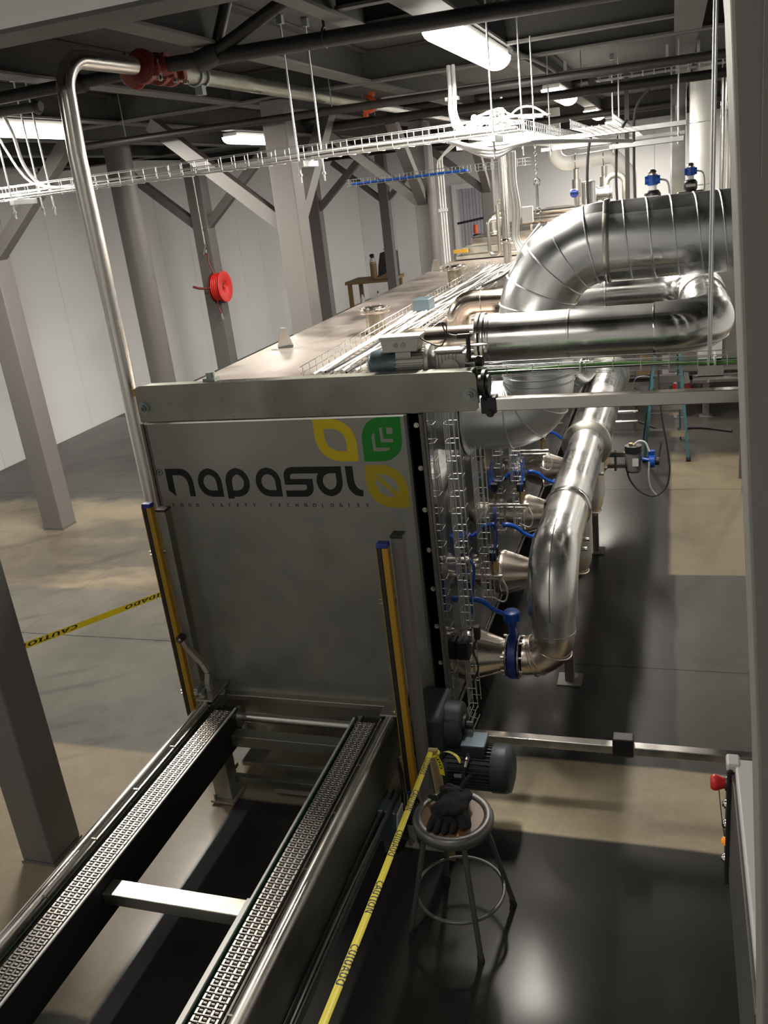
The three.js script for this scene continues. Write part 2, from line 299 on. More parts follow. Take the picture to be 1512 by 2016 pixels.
{ // thin polished cladding of the right side, slightly uneven between its seams
  const W = 90, H = 30, g = new THREE.PlaneGeometry(8.5, CT - .46, W, H), p = g.attributes.position;
  for (let i = 0; i < p.count; i++) { const u = p.getX(i), v = p.getY(i); p.setZ(i, .010 * (fbm(n1, u * 2.1 + 9, v * 2.4 + 4, 3) - .5)); }
  g.computeVertexNormals(); g.rotateY(Math.PI / 2).translate(CX1 + .004, (CT + .44) / 2, CF - .10 - 4.25); part('side_cladding', g, M.mirror, chamber);
  part('cladding_edge', [bx(CX1 - .01, CX1 + .012, CT - .02, CT + .004, CF - .05, -12.6), bx(CX1 - .01, CX1 + .012, .41, .44, CF - .05, -12.6)], M.bright, chamber);
}
for (const z of [-4.6, -6.6, -8.6, -10.6, -12.3]) for (const x of [-2.55, -1.42]) part('foot', [bx(x - .06, x + .06, .014, .15, z - .06, z + .06), bx(x - .09, x + .09, 0, .014, z - .09, z + .09)], M.satin, chamber);
// door frame posts with bolts
for (const [x0, x1, bxx, n] of [[CX0 - .012, CX0 + .03, CX0 + .008, 8], [-1.262, -1.165, -1.205, 8]]) {
  const f = part('door_post', [bx(x0, x1, .4, 2.215, CF - .06, CF - .02, .004), bx(x0 + .005, x0 + .02, .42, 2.21, CF - .02, CF + .012), bx(x1 - .018, x1 - .006, .42, 2.21, CF - .02, CF + .006)], M.darksteel, chamber);
  for (let k = 0; k < n; k++) part('bolt', bolt([bxx, 2.15 - k * .225, CF - .02], [0, 0, 1], .009, .010), M.satin, f);
}
part('door_sill', [bx(CX0 + .1, -1.24, .50, .535, CF - .02, CF + .05, .004), bx(CX0 + .1, -1.24, .40, .50, CF - .04, CF + .02)], M.satin, chamber);
// header box with its bolts
{ const g = extrude([[CX0 + .002, 2.222], [-.893, 2.222], [-.88, 2.235], [-.88, 2.37], [-.885, 2.39], [-.90, 2.408], [-.92, 2.412], [CX0 + .035, 2.418], [CX0 + .012, 2.41], [CX0 + .002, 2.395]], .008, .002).translate(0, 0, CF + .004);
  const h = part('door_header', [g, bx(CX0 + .02, -.91, 2.395, 2.405, CF - .12, CF + .004), bx(CX0 + .02, -.9, 2.225, 2.4, CF - .13, CF - .12)], M.dullsteel, chamber);
  for (const x of [-2.55, -2.24, -1.94, -1.63, -1.33, -1.03]) part('screw', bolt([x, 2.32, CF + .014], [0, 0, 1], .006, .003), M.dullsteel, h);
  for (const x of [-2.44, -2.19, -1.93, -1.68, -1.43, -1.18, -.93]) part('screw', bolt([x, 2.236, CF + .014], [0, 0, 1], .006, .004), M.dullsteel, h);
  for (const x of [-2.712, -.915]) part('pivot_bolt', [rod([x, 2.3, CF + .01], [x, 2.3, CF + .018], .034, 24), ...bolt([x, 2.3, CF + .018], [0, 0, 1], .02, .02), rod([x, 2.3, CF + .03], [x, 2.3, CF + .06], .011, 16)], M.darkwire, h);
  part('guide_wheel', [rod([-.86, 2.33, CF - .05], [-.845, 2.33, CF - .05], .075, 32), rod([-.88, 2.33, CF - .05], [-.83, 2.33, CF - .05], .05, 32)], M.black, h);
  part('warning_tag', bx(CX0 - .03, CX0 + .002, 2.36, 2.40, CF - .02, CF - .01), M.yellow, h);
  part('lug', [bx(-2.36, -2.29, 2.412, 2.43, CF - .1, CF - .04), rod([-2.325, 2.42, CF - .07], [-2.325, 2.46, CF - .07], .025, 16)], M.darkwire, h); }
function nozzle(x, z, r, h) {
  const n = part('flanged_nozzle', lathe([[r, 0], [r, h], [r * .92, h]], [x, CT, z], [x, 3, z], 40), M.nozzle, chamber);
  part('flange', [lathe([[r * .9, h], [r * 1.62, h], [r * 1.66, h + .006], [r * 1.66, h + .03], [r * 1.62, h + .035], [r * 1.0, h + .036], [r * .98, h + .044], [0.0001, h + .045]], [x, CT, z], [x, 3, z], 48), lathe([[r * 1.1, 0], [r * 1.5, .003], [r * 1.5, .006], [r, .008]], [x, CT, z], [x, 3, z], 40)], M.tarnish, n);
  for (let k = 0; k < 8; k++) { const a = k * Math.PI / 4 + .2; part('flange_bolt', bolt([x + Math.cos(a) * r * 1.4, CT + h + .035, z + Math.sin(a) * r * 1.4], [0, 1, 0], .009, .012), M.bolt, n); }
}
nozzle(-2.03, -6.02, .068, .145); nozzle(-2.03, -8.6, .072, .155);
function lug(x, z) { part('lifting_lug', [extrude([[-.055, 0], [.055, 0], [.018, .13], [-.018, .13]], .012, .002).rotateY(.5).translate(x, CT + .008, z), bx(x - .08, x + .08, CT, CT + .009, z - .07, z + .07)], M.bright, chamber); }
lug(-2.58, -5.62); lug(-2.66, -10.3); lug(-1.5, -8.2);
part('lid_plate', bx(-2.2, -1.95, CT, CT + .012, -4.55, -4.2), M.bright, chamber);
part('mounting_plate', [bx(-1.5, -.93, CT, 2.335, -4.32, -4.14)], M.satin, chamber);

// ------------------------------------------------------------------ lift door with its print
const doorMap = (() => {
  const W = 1500, H = 1740, cv = document.createElement('canvas'); cv.width = W; cv.height = H; const c = cv.getContext('2d');
  c.fillStyle = '#a9aaa4'; c.fillRect(0, 0, W, H); let s = 5; const r = () => { s = (s * 16807) % 2147483647; return s / 2147483647; };
  for (let k = 0; k < 260; k++) { const x = r() * W, y = 500 + r() * 1240, q = 15 + r() * 90; c.fillStyle = `rgba(84,86,78,${.015 + r() * .03})`; c.beginPath(); c.ellipse(x, y, q, q * (.4 + r()), r() * 3, 0, 7); c.fill(); }
  for (let k = 0; k < 70; k++) { const x = r() * W, y = r() * H; c.fillStyle = `rgba(60,60,55,${.2 * r()})`; c.beginPath(); c.arc(x, y, 1 + r() * 3, 0, 7); c.fill(); }
  const D = (col, f) => { c.fillStyle = col; c.beginPath(); f(); c.fill('evenodd'); };
  // leaf outline: corners given by radii [tl, tr, br, bl]
  const rr = (x0, y0, x1, y1, [a, b, d, e]) => { c.moveTo(x0 + a, y0); c.lineTo(x1 - b, y0); c.quadraticCurveTo(x1 - b * .1, y0 + b * .1, x1, y0 + b); c.lineTo(x1, y1 - d); c.quadraticCurveTo(x1 - d * .1, y1 - d * .1, x1 - d, y1); c.lineTo(x0 + e, y1); c.quadraticCurveTo(x0 + e * .1, y1 - e * .1, x0, y1 - e); c.lineTo(x0, y0 + a); c.quadraticCurveTo(x0 + a * .1, y0 + a * .1, x0 + a, y0); c.closePath(); };
  D('#f2d800', () => { rr(996, 4, 1222, 233, [0, 130, 0, 130]); rr(1051, 57, 1166, 178, [0, 75, 0, 75]); });
  D('#00971f', () => rr(1253, 3, 1466, 236, [110, 0, 110, 0]));
  c.fillStyle = '#a9aaa4'; c.fillRect(1388, 60, 31, 33);
  D('#a9aaa4', () => { c.moveTo(1350, 59); c.lineTo(1366, 59); c.lineTo(1369, 118); c.lineTo(1418, 118); c.lineTo(1418, 136); c.lineTo(1353, 136); c.closePath(); });
  D('#a9aaa4', () => { c.moveTo(1322, 83); c.quadraticCurveTo(1300, 100, 1306, 130); c.lineTo(1308, 182); c.lineTo(1370, 182); c.quadraticCurveTo(1395, 178, 1400, 165); c.lineTo(1323, 163); c.closePath(); });
  D('#cdb812', () => { rr(1248, 255, 1469, 487, [0, 130, 0, 130]); rr(1300, 306, 1416, 429, [0, 75, 0, 75]); });
  c.strokeStyle = '#cdb812'; c.lineWidth = 22; c.beginPath(); c.moveTo(1300, 305); c.lineTo(1420, 430); c.stroke();
  const K = '#08080a';
  D(K, () => { c.moveTo(71, 259); c.lineTo(168, 259); c.quadraticCurveTo(232, 266, 236, 350); c.lineTo(236, 422); c.lineTo(202, 422); c.lineTo(202, 355); c.quadraticCurveTo(200, 300, 150, 297); c.lineTo(112, 297); c.lineTo(112, 421); c.lineTo(71, 385); c.closePath(); });
  const bowl = (x0, x1, sharp, ix0, ix1) => D(K, () => { rr(x0, 259, x1, 425, sharp === 'br' ? [78, 78, 0, 78] : sharp === 'bl' ? [78, 78, 78, 0] : [78, 0, 78, 78]); rr(ix0, 296, ix1, 388, sharp === 'br' ? [44, 44, 0, 44] : sharp === 'bl' ? [44, 44, 44, 0] : [44, 0, 44, 44]); });
  bowl(266, 412, 'br', 300, 379); bowl(436, 580, 'bl', 474, 546); c.fillStyle = K; c.fillRect(436, 400, 38, 36); bowl(618, 765, 'br', 652, 733); bowl(972, 1118, 'tr', 1007, 1084);
  D(K, () => { c.moveTo(1118, 259); c.lineTo(840, 259); c.quadraticCurveTo(790, 262, 787, 310); c.lineTo(787, 358); c.lineTo(905, 358); c.quadraticCurveTo(915, 360, 912, 376); c.quadraticCurveTo(908, 390, 890, 390); c.lineTo(787, 390); c.lineTo(787, 426); c.lineTo(900, 426); c.quadraticCurveTo(948, 420, 950, 370); c.lineTo(950, 326); c.lineTo(824, 326); c.lineTo(824, 310); c.quadraticCurveTo(826, 297, 842, 296); c.lineTo(1000, 296); c.lineTo(1118, 296); c.closePath(); });
  D(K, () => { c.moveTo(1140, 259); c.lineTo(1182, 259); c.lineTo(1182, 335); c.quadraticCurveTo(1186, 388, 1226, 390); c.lineTo(1223, 425); c.quadraticCurveTo(1146, 425, 1142, 345); c.closePath(); });
  c.fillStyle = '#101010'; c.font = 'bold 29px sans-serif'; const t = 'FOOD SAFETY TECHNOLOGIES'; for (let i = 0; i < t.length; i++) { c.fillText(t[i], 74 + i * 50.3, 485); }
  c.lineWidth = 3.5; c.strokeStyle = '#101010'; c.beginPath(); c.arc(34, 279, 18, 0, 7); c.stroke(); c.font = 'bold 25px sans-serif'; c.fillText('R', 25, 288);
  const x = new THREE.CanvasTexture(cv); x.colorSpace = THREE.SRGBColorSpace; return x; })();
{ const d = thing('lift_door', 'flat grey sheet steel lift door printed with black lettering and yellow and green leaf emblem', 'door', [-2, .5, CF]);
  const g = flat(bx(-2.745, -1.245, .468, 2.208, CF - .015, CF + .004, .003)); const p = g.attributes.position, uv = g.attributes.uv;
  for (let i = 0; i < p.count; i++) uv.setXY(i, (p.getX(i) + 2.745) / 1.5, (p.getY(i) - .468) / 1.74); g.userData.keepUV = true;
  part('door_panel', g, std([.54, .545, .525], .62, .35, { map: doorMap, roughnessMap: smudge }), d);
  part('door_edge', bx(-2.745, -1.245, 2.204, 2.213, CF - .012, CF + .007), M.bright, d);
  part('latch', [...bolt([-1.335, .86, CF + .004], [0, 0, 1], .014, .02), sweep(smooth([[-1.335, .84, CF + .02], [-1.33, .80, CF + .03], [-1.345, .76, CF + .025]], 10), .004, 8), bx(-1.35, -1.32, .845, .875, CF + .004, CF + .016, .004)], M.bolt, d);
}

// ------------------------------------------------------------------ gear motors
function motorHeader() {                            // small worm gear motor lying on the header
  const o = thing('gear_motor', 'small grey gear motor lying on top of the door header', 'motor', [-1.2, 2.335, -4.22]), y = 2.42, z = -4.22;
  part('fan_cowl', lathe([[.0001, 0], [.058, 0], [.07, .012], [.074, .03], [.074, .15], [.066, .15]], [-1.475, y, z], [0, y, z], 36), M.motorblue, o);
  const b = [rod([-1.33, y, z], [-1.17, y, z], .062, 32)]; for (let k = 0; k < 22; k++) { const a = k / 22 * 6.283; b.push(bx(-1.325, -1.18, -.004, .004, .058, .073).rotateX(a).translate(0, y, z)); } part('finned_housing', b, M.alu, o);
  const t = part('terminal_box', [extrude([[-1.375, y + .075], [-1.205, y + .075], [-1.19, y + .135], [-1.385, y + .135]], .1, .004).translate(0, 0, z - .03), bx(-1.32, -1.24, y + .04, y + .08, z - .03, z + .06)], M.alu, o);
  part('terminal_lid', bx(-1.392, -1.183, y + .135, y + .15, z - .04, z + .08, .004), M.lightgrey, t);
  for (const x of [-1.31, -1.27]) part('cable_gland', rod([x, y + .108, z + .07], [x, y + .108, z + .078], .012, 20), M.dullsteel, t);
  part('flange', lathe([[.03, 0], [.09, 0], [.093, .004], [.093, .02], [.088, .024], [.06, .03], [.05, .05]], [-1.17, y, z], [0, y, z], 40), M.alu, o);
  const gb = [bx(-1.125, -.955, y - .065, y + .05, z - .06, z + .055, .015), rod([-1.04, y - .02, z + .05], [-1.04, y - .02, z + .075], .045, 28), bx(-1.125, -.98, y + .05, y + .065, z - .05, z + .045, .005)];
  for (let k = 0; k < 6; k++) gb.push(bx(-1.11 + k * .018, -1.102 + k * .018, y - .02, y + .045, z + .05, z + .062)); part('gearbox', gb, M.alu, o);
  part('torque_plate', extrude([[-1.0, 0], [-.9, .035], [-.86, 0], [-.9, -.02]], .006).rotateX(-Math.PI / 2).translate(0, y + .07, z), M.lightgrey, o);
  part('sensor', [rod([-.945, y + .02, z + .06], [-.945, y + .13, z + .05], .011, 14), bx(-1.0, -.935, y + .118, y + .14, z + .035, z + .06, .004)], M.black, o);
  part('sensor_cable', sweep(smooth([[-.99, y + .13, z + .05], [-1.05, y + .15, z + .05], [-1.07, y + .20, z + .04], [-1.05, y + .18, z + .04], [-1.08, y + .09, z + .05], [-1.15, y + .11, z + .05], [-1.19, y + .13, z + .03]], 40), .0035, 6), M.black, o);
  part('set_screws', [...bolt([-.93, y - .03, z + .04], [0, 0, 1], .012, .012), ...bolt([-.905, y + .01, z + .03], [0, 0, 1], .01, .02), rod([-.955, y - .01, z], [-.89, y - .01, z], .03, 20)], M.black, o);
}
motorHeader();
{ const y = .335, z = -3.76, o = thing('gear_motor', 'large dark blue-grey gear motor on the floor side beside the stool', 'motor', [-1.15, .2, -3.8]);
  part('gearbox', [bx(-1.31, -1.13, .42, .68, -3.98, -3.66, .03), lathe([[.0001, .09], [.1, .09], [.12, .08], [.125, 0]], [-1.14, .55, -3.82], [0, .55, -3.82], 40), bx(-1.3, -1.16, .2, .45, -3.9, -3.68, .02)], M.motor, o);
  part('gearbox_hub', [rod([-1.05, .55, -3.82], [-1.035, .55, -3.82], .055, 32), rod([-1.05, .55, -3.82], [-1.0, .55, -3.82], .022, 24)], M.black, o);
  const b = [rod([-1.17, y, z], [-.88, y, z], .105, 40)]; for (let k = 0; k < 34; k++) { const a = k / 34 * 6.283; b.push(bx(-1.13, -.885, -.003, .003, .1, .124).rotateX(a).translate(0, y, z)); } part('finned_housing', b, M.motor, o);
  part('mounting_flange', rod([-1.19, y, z], [-1.16, y, z], .125, 40), M.motor, o);
  part('fan_cowl', lathe([[.118, 0], [.13, .004], [.13, .075], [.118, .1], [.07, .112], [.0001, .113]], [-.895, y, z], [0, y, z], 48), M.motor, o);
  const t = part('terminal_box', [bx(-1.045, -.925, y + .09, y + .155, z - .06, z + .06, .006)], M.motor, o); part('terminal_lid', bx(-1.05, -.92, y + .155, y + .172, z - .065, z + .065, .006), M.motorblue, t);
  part('cable_gland', [rod([-1.01, y + .11, z + .06], [-1.013, y + .10, z + .10], .017, 6), rod([-1.013, y + .10, z + .10], [-1.016, y + .08, z + .125], .011, 16)], M.bolt, t);
  part('name_plate', bx(-1.08, -1.02, y + .01, y + .03, z + .118, z + .124), M.lightgrey, o);
  part('power_cable', sweep(smooth([[-1.016, y + .08, z + .125], [-1.04, y - .02, z + .17], [-1.09, y - .12, z + .18], [-1.16, .06, z + .12], [-1.26, .014, z + .05]], 24), .009, 8), M.rubber, o);
  part('foot', bx(-1.28, -1.18, 0.001, .2, -3.86, -3.7), M.satin, o);
}

// ------------------------------------------------------------------ chain conveyor in front of the door
{ const o = thing('chain_conveyor', 'twin strand chain conveyor leading up to the logo door', 'conveyor', [-2, 0, -2.5]);
  const z0 = -.75, z1 = -3.93, zt = -3.74;
  for (const [s, x] of [[-1, -2.58], [1, -1.445]]) {
    part('side_tube', [sweep([[x, .578, z0], [x, .578, zt - .02]], .03, 20)], M.steel, o);
    part('side_plate', [bx(x + s * .012, x + s * .022, .30, .56, z0, z1), bx(x - s * .045, x - s * .037, .34, .575, z0, z1), bx(x - s * .04, x + s * .02, .30, .31, z0, z1)], M.dullsteel, o);
    part('top_strip', bx(x - s * .050, x - s * .041, .56, .592, z0, z1), M.bright, o);
    for (let k = 0; k < 7; k++) part('tube_bracket', bx(x - s * .045, x + s * .0, .592, .598, -1.2 - k * .357 - .004, -1.2 - k * .357 + .004), M.bright, o);
    part('end_plate', bx(x - s * .055, x + s * .05, .60, .612, -3.76, -3.98, .003), M.satin, o);
    part('plate_screw', bolt([x + s * .02, .612, -3.8], [0, 1, 0], .009, .01), M.bolt, o);
    const c = x - s * .13; // middle of the chain strand
    part('wear_strip', bx(c - .05, c + .05, .52, .538, z0, z1 + .1), M.black, o);
    part('chain_guide', [bx(c - s * .072, c - s * .064, .36, .572, z0, z1 + .15), bx(c + s * .058, c + s * .066, .36, .55, z0, z1 + .12)], M.greenguide, o);
    part('guide_edge', bx(c - s * .080, c - s * .070, .572, .580, z0, z1 + .17), M.guide, o);  // pale part-metal tone stands in for the glint along this edge
    part('inner_plate', bx(c - s * .077, c - s * .073, .36, .565, z0, z1 + .15), M.black, o);
    const L = []; for (let i = 0; i < 4; i++) { const q = -.048 + i * .032; L.push(bx(q - .0045, q + .0045, -.012, .006, -.019, .006)); if (i < 3) { L.push(bx(q + .0075, q + .0245, -.010, .0085, -.0145, -.007, .003)); L.push(bx(q + .0035, q + .0285, -.012, .008, .001, .0085, .003)); } }
    L.push(rod([-.052, -.003, .002], [.052, -.003, .002], .0045, 8)); const link = ready(L);
    for (let k = 0; k < 97; k++) { const m = local('chain_link', link, M.chain, o); m.position.set(c - -2, .563, zt + .02 + k * .0305 + 2.5); }
  }
  part('drive_shaft', [rod([-2.40, .50, -3.79], [-1.62, .50, -3.79], .026, 24), rod([-2.40, .50, -3.79], [-2.37, .50, -3.79], .06, 28), rod([-1.65, .50, -3.79], [-1.62, .50, -3.79], .06, 28)], M.bolt, o);
  part('cross_beam', bx(-2.37, -1.65, .40, .47, -3.72, -3.64, .004), M.dullsteel, o); part('cross_beam', bx(-2.37, -1.65, .22, .25, -3.74, -3.71, .002), M.dullsteel, o); part('cross_beam', bx(-2.44, -1.65, .10, .14, -3.74, -3.70, .002), M.dullsteel, o);
  part('cross_beam', bx(-2.37, -1.66, .455, .515, -2.495, -2.405, .004), M.satin, o); part('rail_strip', bx(-1.705, -1.645, .50, .52, z0, -2.5, .002), M.guide, o);
  for (const x of [-2.49, -1.55]) for (const z of [-3.68, -1.1]) part('leg', [bx(x - .055, x + .055, .03, .34, z - .05, z + .05, .004), bx(x - .075, x + .075, .012, .028, z - .075, z + .075), rod([x - .055, .0, z + .055], [x - .055, .06, z + .055], .008, 8)], M.foot, o);
  part('under_pan', [bx(-2.2, -1.9, .04, .07, -3.95, -3.72)], M.foot, o);
  // cable duct and loose cables under the right side
  part('cable_duct', [bx(-1.44, -1.36, .27, .285, z0, -3.55), bx(-1.362, -1.357, .285, .33, z0, -3.55), bx(-1.40, -1.395, .29, .30, z0, -3.55)], M.darkwire, o);
  for (let k = 0; k < 3; k++) part('conduit', sweep(smooth([[-1.40 + k * .025, .31, z0], [-1.40 + k * .02, .305 + .008 * k, -1.8], [-1.405 + k * .022, .305, -2.8], [-1.39 + k * .02, .29, -3.55]], 20), .007, 8), k === 1 ? M.wire : M.rubber, o);
}
{ const o = thing('junction_box', 'grey plastic junction box low beside the conveyor behind the yellow tape', 'box', [-1.42, .1, -3.42]);
  part('body', bx(-.055, .055, -.02, .18, -.05, .05, .01).rotateZ(-.1).translate(-1.40, .12, -3.42), M.motorblue, o); part('lid', bx(.055, .068, -.015, .175, -.048, .048, .006).rotateZ(-.1).translate(-1.40, .12, -3.42), M.lightgrey, o);
  part('cable', sweep(smooth([[-1.36, .2, -3.38], [-1.30, .16, -3.36], [-1.3, .1, -3.42], [-1.33, .05, -3.5], [-1.36, .02, -3.52]], 20), .008, 8), M.rubber, o);
  part('stand', bx(-1.43, -1.37, 0, .12, -3.45, -3.41), M.satin, o); }
{ const o = thing('cable_bundle', 'tangle of thin black cables hanging beside the light curtain foot', 'cables', [-1.36, 0, -3.6]);
  for (let k = 0; k < 6; k++) { const d = k * .018; part('cable', sweep(smooth([[-1.37 + d * .3, .45, -3.62 + d], [-1.35 + d, .3 - d, -3.56], [-1.36 + d * 1.2, .16 + d, -3.58 + d], [-1.34 + d, .01, -3.6 + d * 1.5]], 18), .006, 6), M.rubber, o); } }

// ------------------------------------------------------------------ light curtains and their posts
function curtain(x, z, y0, y1, label, px, pz, ph, plate) {
  const o = thing('light_curtain', label, 'light curtain', [x, 0, z], 'yellow light curtains');
  part('housing', bx(x - .005, x + .026, y0, y1, z - .02, z + .02, .004), M.yellow, o); part('optic_window', bx(x - .028, x - .005, y0 + .004, y1 - .004, z - .018, z + .022, .003), M.black, o); part('edge_trim', bx(x - .031, x - .028, y0, y1, z - .018, z + .022), M.yellow, o);
  for (const y of [y0, y1]) part('end_cap', bx(x - .03, x + .027, y - .012, y + .014, z - .021, z + .023, .006), M.deepblue, o);
  for (const y of [y0 + .18, y1 - .3]) part('clamp', [bx(x - .05, x - .03, y, y + .006, z - .01, z + .01), bx(x - .05, x - .03, y + .02, y + .026, z - .01, z + .01), bx(x + .026, px, y + .004, y + .02, z - .02, z - .005)], M.bolt, o);
  part('mounting_post', bx(px - .0, px + .055, .016, ph, pz - .03, pz + .03, .004), plate ? M.column : M.dullsteel, o); part('post_cap', bx(px - .003, px + .058, ph, ph + .014, pz - .033, pz + .033, .003), M.black, o);
  part('base_plate', [bx(px - .1, px + .12, 0, .016, pz - .09, pz + .09, .003), bx(px - .09, px + .11, .016, .1, pz + .03, pz + .042)], M.foot, o);
  for (const dx of [-.07, .09]) part('anchor_bolt', bolt([px + dx, .016, pz + .06], [0, 1, 0], .011, .016), M.bolt, o);
}
curtain(-1.26, -3.48, .36, 1.735, 'yellow and black light curtain at the right of the door', -1.235, -3.55, 1.75, true);
curtain(-2.735, -3.86, .40, 1.785, 'yellow and black light curtain at the left of the door', -2.70, -3.9, 1.74, false);
{ const o = thing('roller_bracket', 'bent grey flat arm with a roller at the lower left door corner', 'bracket', [-2.62, .6, -3.88]);
  const g = []; const P = [[-2.70, .96, -3.86], [-2.68, .90, -3.86], [-2.60, .80, -3.86], [-2.575, .74, -3.86], [-2.59, .66, -3.86], [-2.585, .613, -3.86]]; for (let i = 0; i < P.length - 1; i++) g.push(bar(P[i], P[i + 1], .03, .03, [0, 0, 1])); part('arm', g, M.satin, o);
  part('roller', [rod([-2.70, .965, -3.875], [-2.70, .965, -3.825], .022, 20)], M.black, o); part('axle', bolt([-2.70, .965, -3.825], [0, 0, 1], .009, .01), M.bright, o);
  part('wire_tray', [bx(-2.66, -2.64, .615, .64, -3.9, -3.8), bx(-2.645, -2.635, .62, .66, -3.9, -3.8), bx(-2.63, -2.61, .615, .63, -3.9, -3.8)], M.wire, o); }
// guard rails to the right
{ const o = thing('guard_rail', 'upper square steel rail from the header to the right post', 'rail', [-.3, 2.25, -4.05]);
  part('tube', bx(-.85, .75, 2.205, 2.265, -4.09, -4.03, .004), M.steel, o); part('end_clamp', [bx(-.875, -.80, 2.195, 2.275, -4.1, -4.02, .005), ...bolt([-.83, 2.2, -4.02], [0, 0, 1], .014, .02)], M.black, o); }
{ const o = thing('guard_rail', 'lower square steel rail with a black block on it, behind the motor', 'rail', [-.3, .3, -4.05]);
  part('tube', bx(-1.10, .75, .285, .335, -4.09, -4.035, .004), M.steel, o); part('rail_block', bx(-.30, -.19, .275, .385, -4.1, -4.025, .008), M.black, o);
  part('end_clamp', [rod([-1.19, .31, -4.06], [-1.09, .31, -4.06], .032, 24), rod([-1.15, .31, -4.06], [-1.15, .21, -4.02], .018, 16), rod([-1.22, .315, -4.05], [-1.18, .315, -4.05], .014, 12)], M.bolt, o);
  part('lever', bar([-1.23, .33, -4.03], [-1.235, .24, -3.98], .012, .02, [0, 0, 1]), M.bright, o);
  part('rail_foot', [bx(.6, .66, .012, .285, -4.09, -4.03), bx(.55, .71, 0, .012, -4.14, -3.98)], M.steel, o); }
{ const o = thing('guard_post', 'grey square post holding the right ends of both guard rails, out of the frame', 'post', [.8, 0, -4.06]);
  part('tube', bx(.76, .84, .012, 4.05, -4.1, -4.02, .004), M.column, o); part('base_plate', bx(.68, .92, 0, .012, -4.18, -3.94), M.column, o); }

// ------------------------------------------------------------------ large spiral duct
function helix(a, b, R, r, pitch, seg = 26) { const L = dist(a, b), n = Math.round(L / pitch * seg), P = []; const d = V(...b).sub(V(...a)).normalize(), u = (Math.abs(d.y) < .9 ? V(0, 1, 0) : V(1, 0, 0)).cross(d).normalize(), w = d.clone().cross(u);
  for (let i = 0; i <= n; i++) { const t = i / n, q = t * L / pitch * 6.2832; P.push(V(...a).addScaledVector(d, t * L).addScaledVector(u, Math.cos(q) * R).addScaledVector(w, Math.sin(q) * R)); } return sweep(P, r, 5, false); }
{ const z = -5.0, y = 2.865, x = -.735, R = .205, o = thing('spiral_duct', 'big galvanised spiral duct that comes from the right and bends down beside the chamber', 'duct', [x, 1.6, z]);
  part('straight_run', sweep([[1.9, y, z], [-.33, y, z]], R, 56), M.galv, o);
  part('spiral_seam', helix([1.9, y, z], [-.3, y, z], R + .001, .005, .118), M.galv, o);
  const P = fillet([[-.33, y, z], [x, y, z], [x, 2.38, z]], .40, 24); const arc = P;
  part('gored_elbow', sweep(arc, R + .002, 56, false), M.galv, o);
  const cuts = [0, 3, 7.5, 12, 16.5, 21, 24]; for (const k of cuts) { const i = Math.round(k) + 1, p = arc[Math.min(i, arc.length - 2)], t = arc[Math.min(i + 1, arc.length - 1)].clone().sub(arc[Math.max(i - 1, 0)]).normalize(); part('gore_seam', ring([p.x, p.y, p.z], [t.x, t.y, t.z], R + .003, .0055, 56, 6), M.galv, o); }
  part('collar', [lathe([[R, 0], [R + .012, .002], [R + .012, .03], [R, .032]], [-.345, y, z], [0, y, z], 56)], M.satin, o);
  part('drop', sweep([[x, 2.45, z], [x, 2.14, z]], R - .002, 56, false), M.galv, o);
  for (const yy of [2.44, 2.17]) part('drop_seam', ring([x, yy, z], [0, 1, 0], R, .006, 56, 6), M.galv, o);
  const Q = fillet([[x, 2.16, z], [x, 1.93, z], [-1.16, 1.93, z]], .2, 16); part('bottom_elbow', sweep(Q, R - .004, 48, false), M.galv, o);
  for (const k of [1, 6, 11, 16]) { const p = Q[k + 0], t = Q[k + 1].clone().sub(Q[k - 1 < 0 ? 0 : k - 1]).normalize(); part('gore_seam', ring([p.x, p.y, p.z], [t.x, t.y, t.z], R - .002, .005, 56, 6), M.galv, o); }
  part('wall_collar', lathe([[R - .004, 0], [R + .03, 0], [R + .03, .01], [R - .004, .012]], [-1.172, 1.93, z], [0, 1.93, z], 48), M.galv, o);
}
{ const o = thing('flexible_duct', 'ribbed galvanised flexible duct hanging behind the big duct', 'duct', [-.9, 1.3, -7.5]);
  const P = smooth([[-.98, 2.2, -7.0], [-.90, 1.80, -7.5], [-.84, 1.48, -8.1], [-.82, 1.33, -8.9]], 60); part('ribbed_hose', sweep(P, .1, 32, true, (t, i) => .1 + (i % 2 ? .009 : 0)), M.galv, o); }

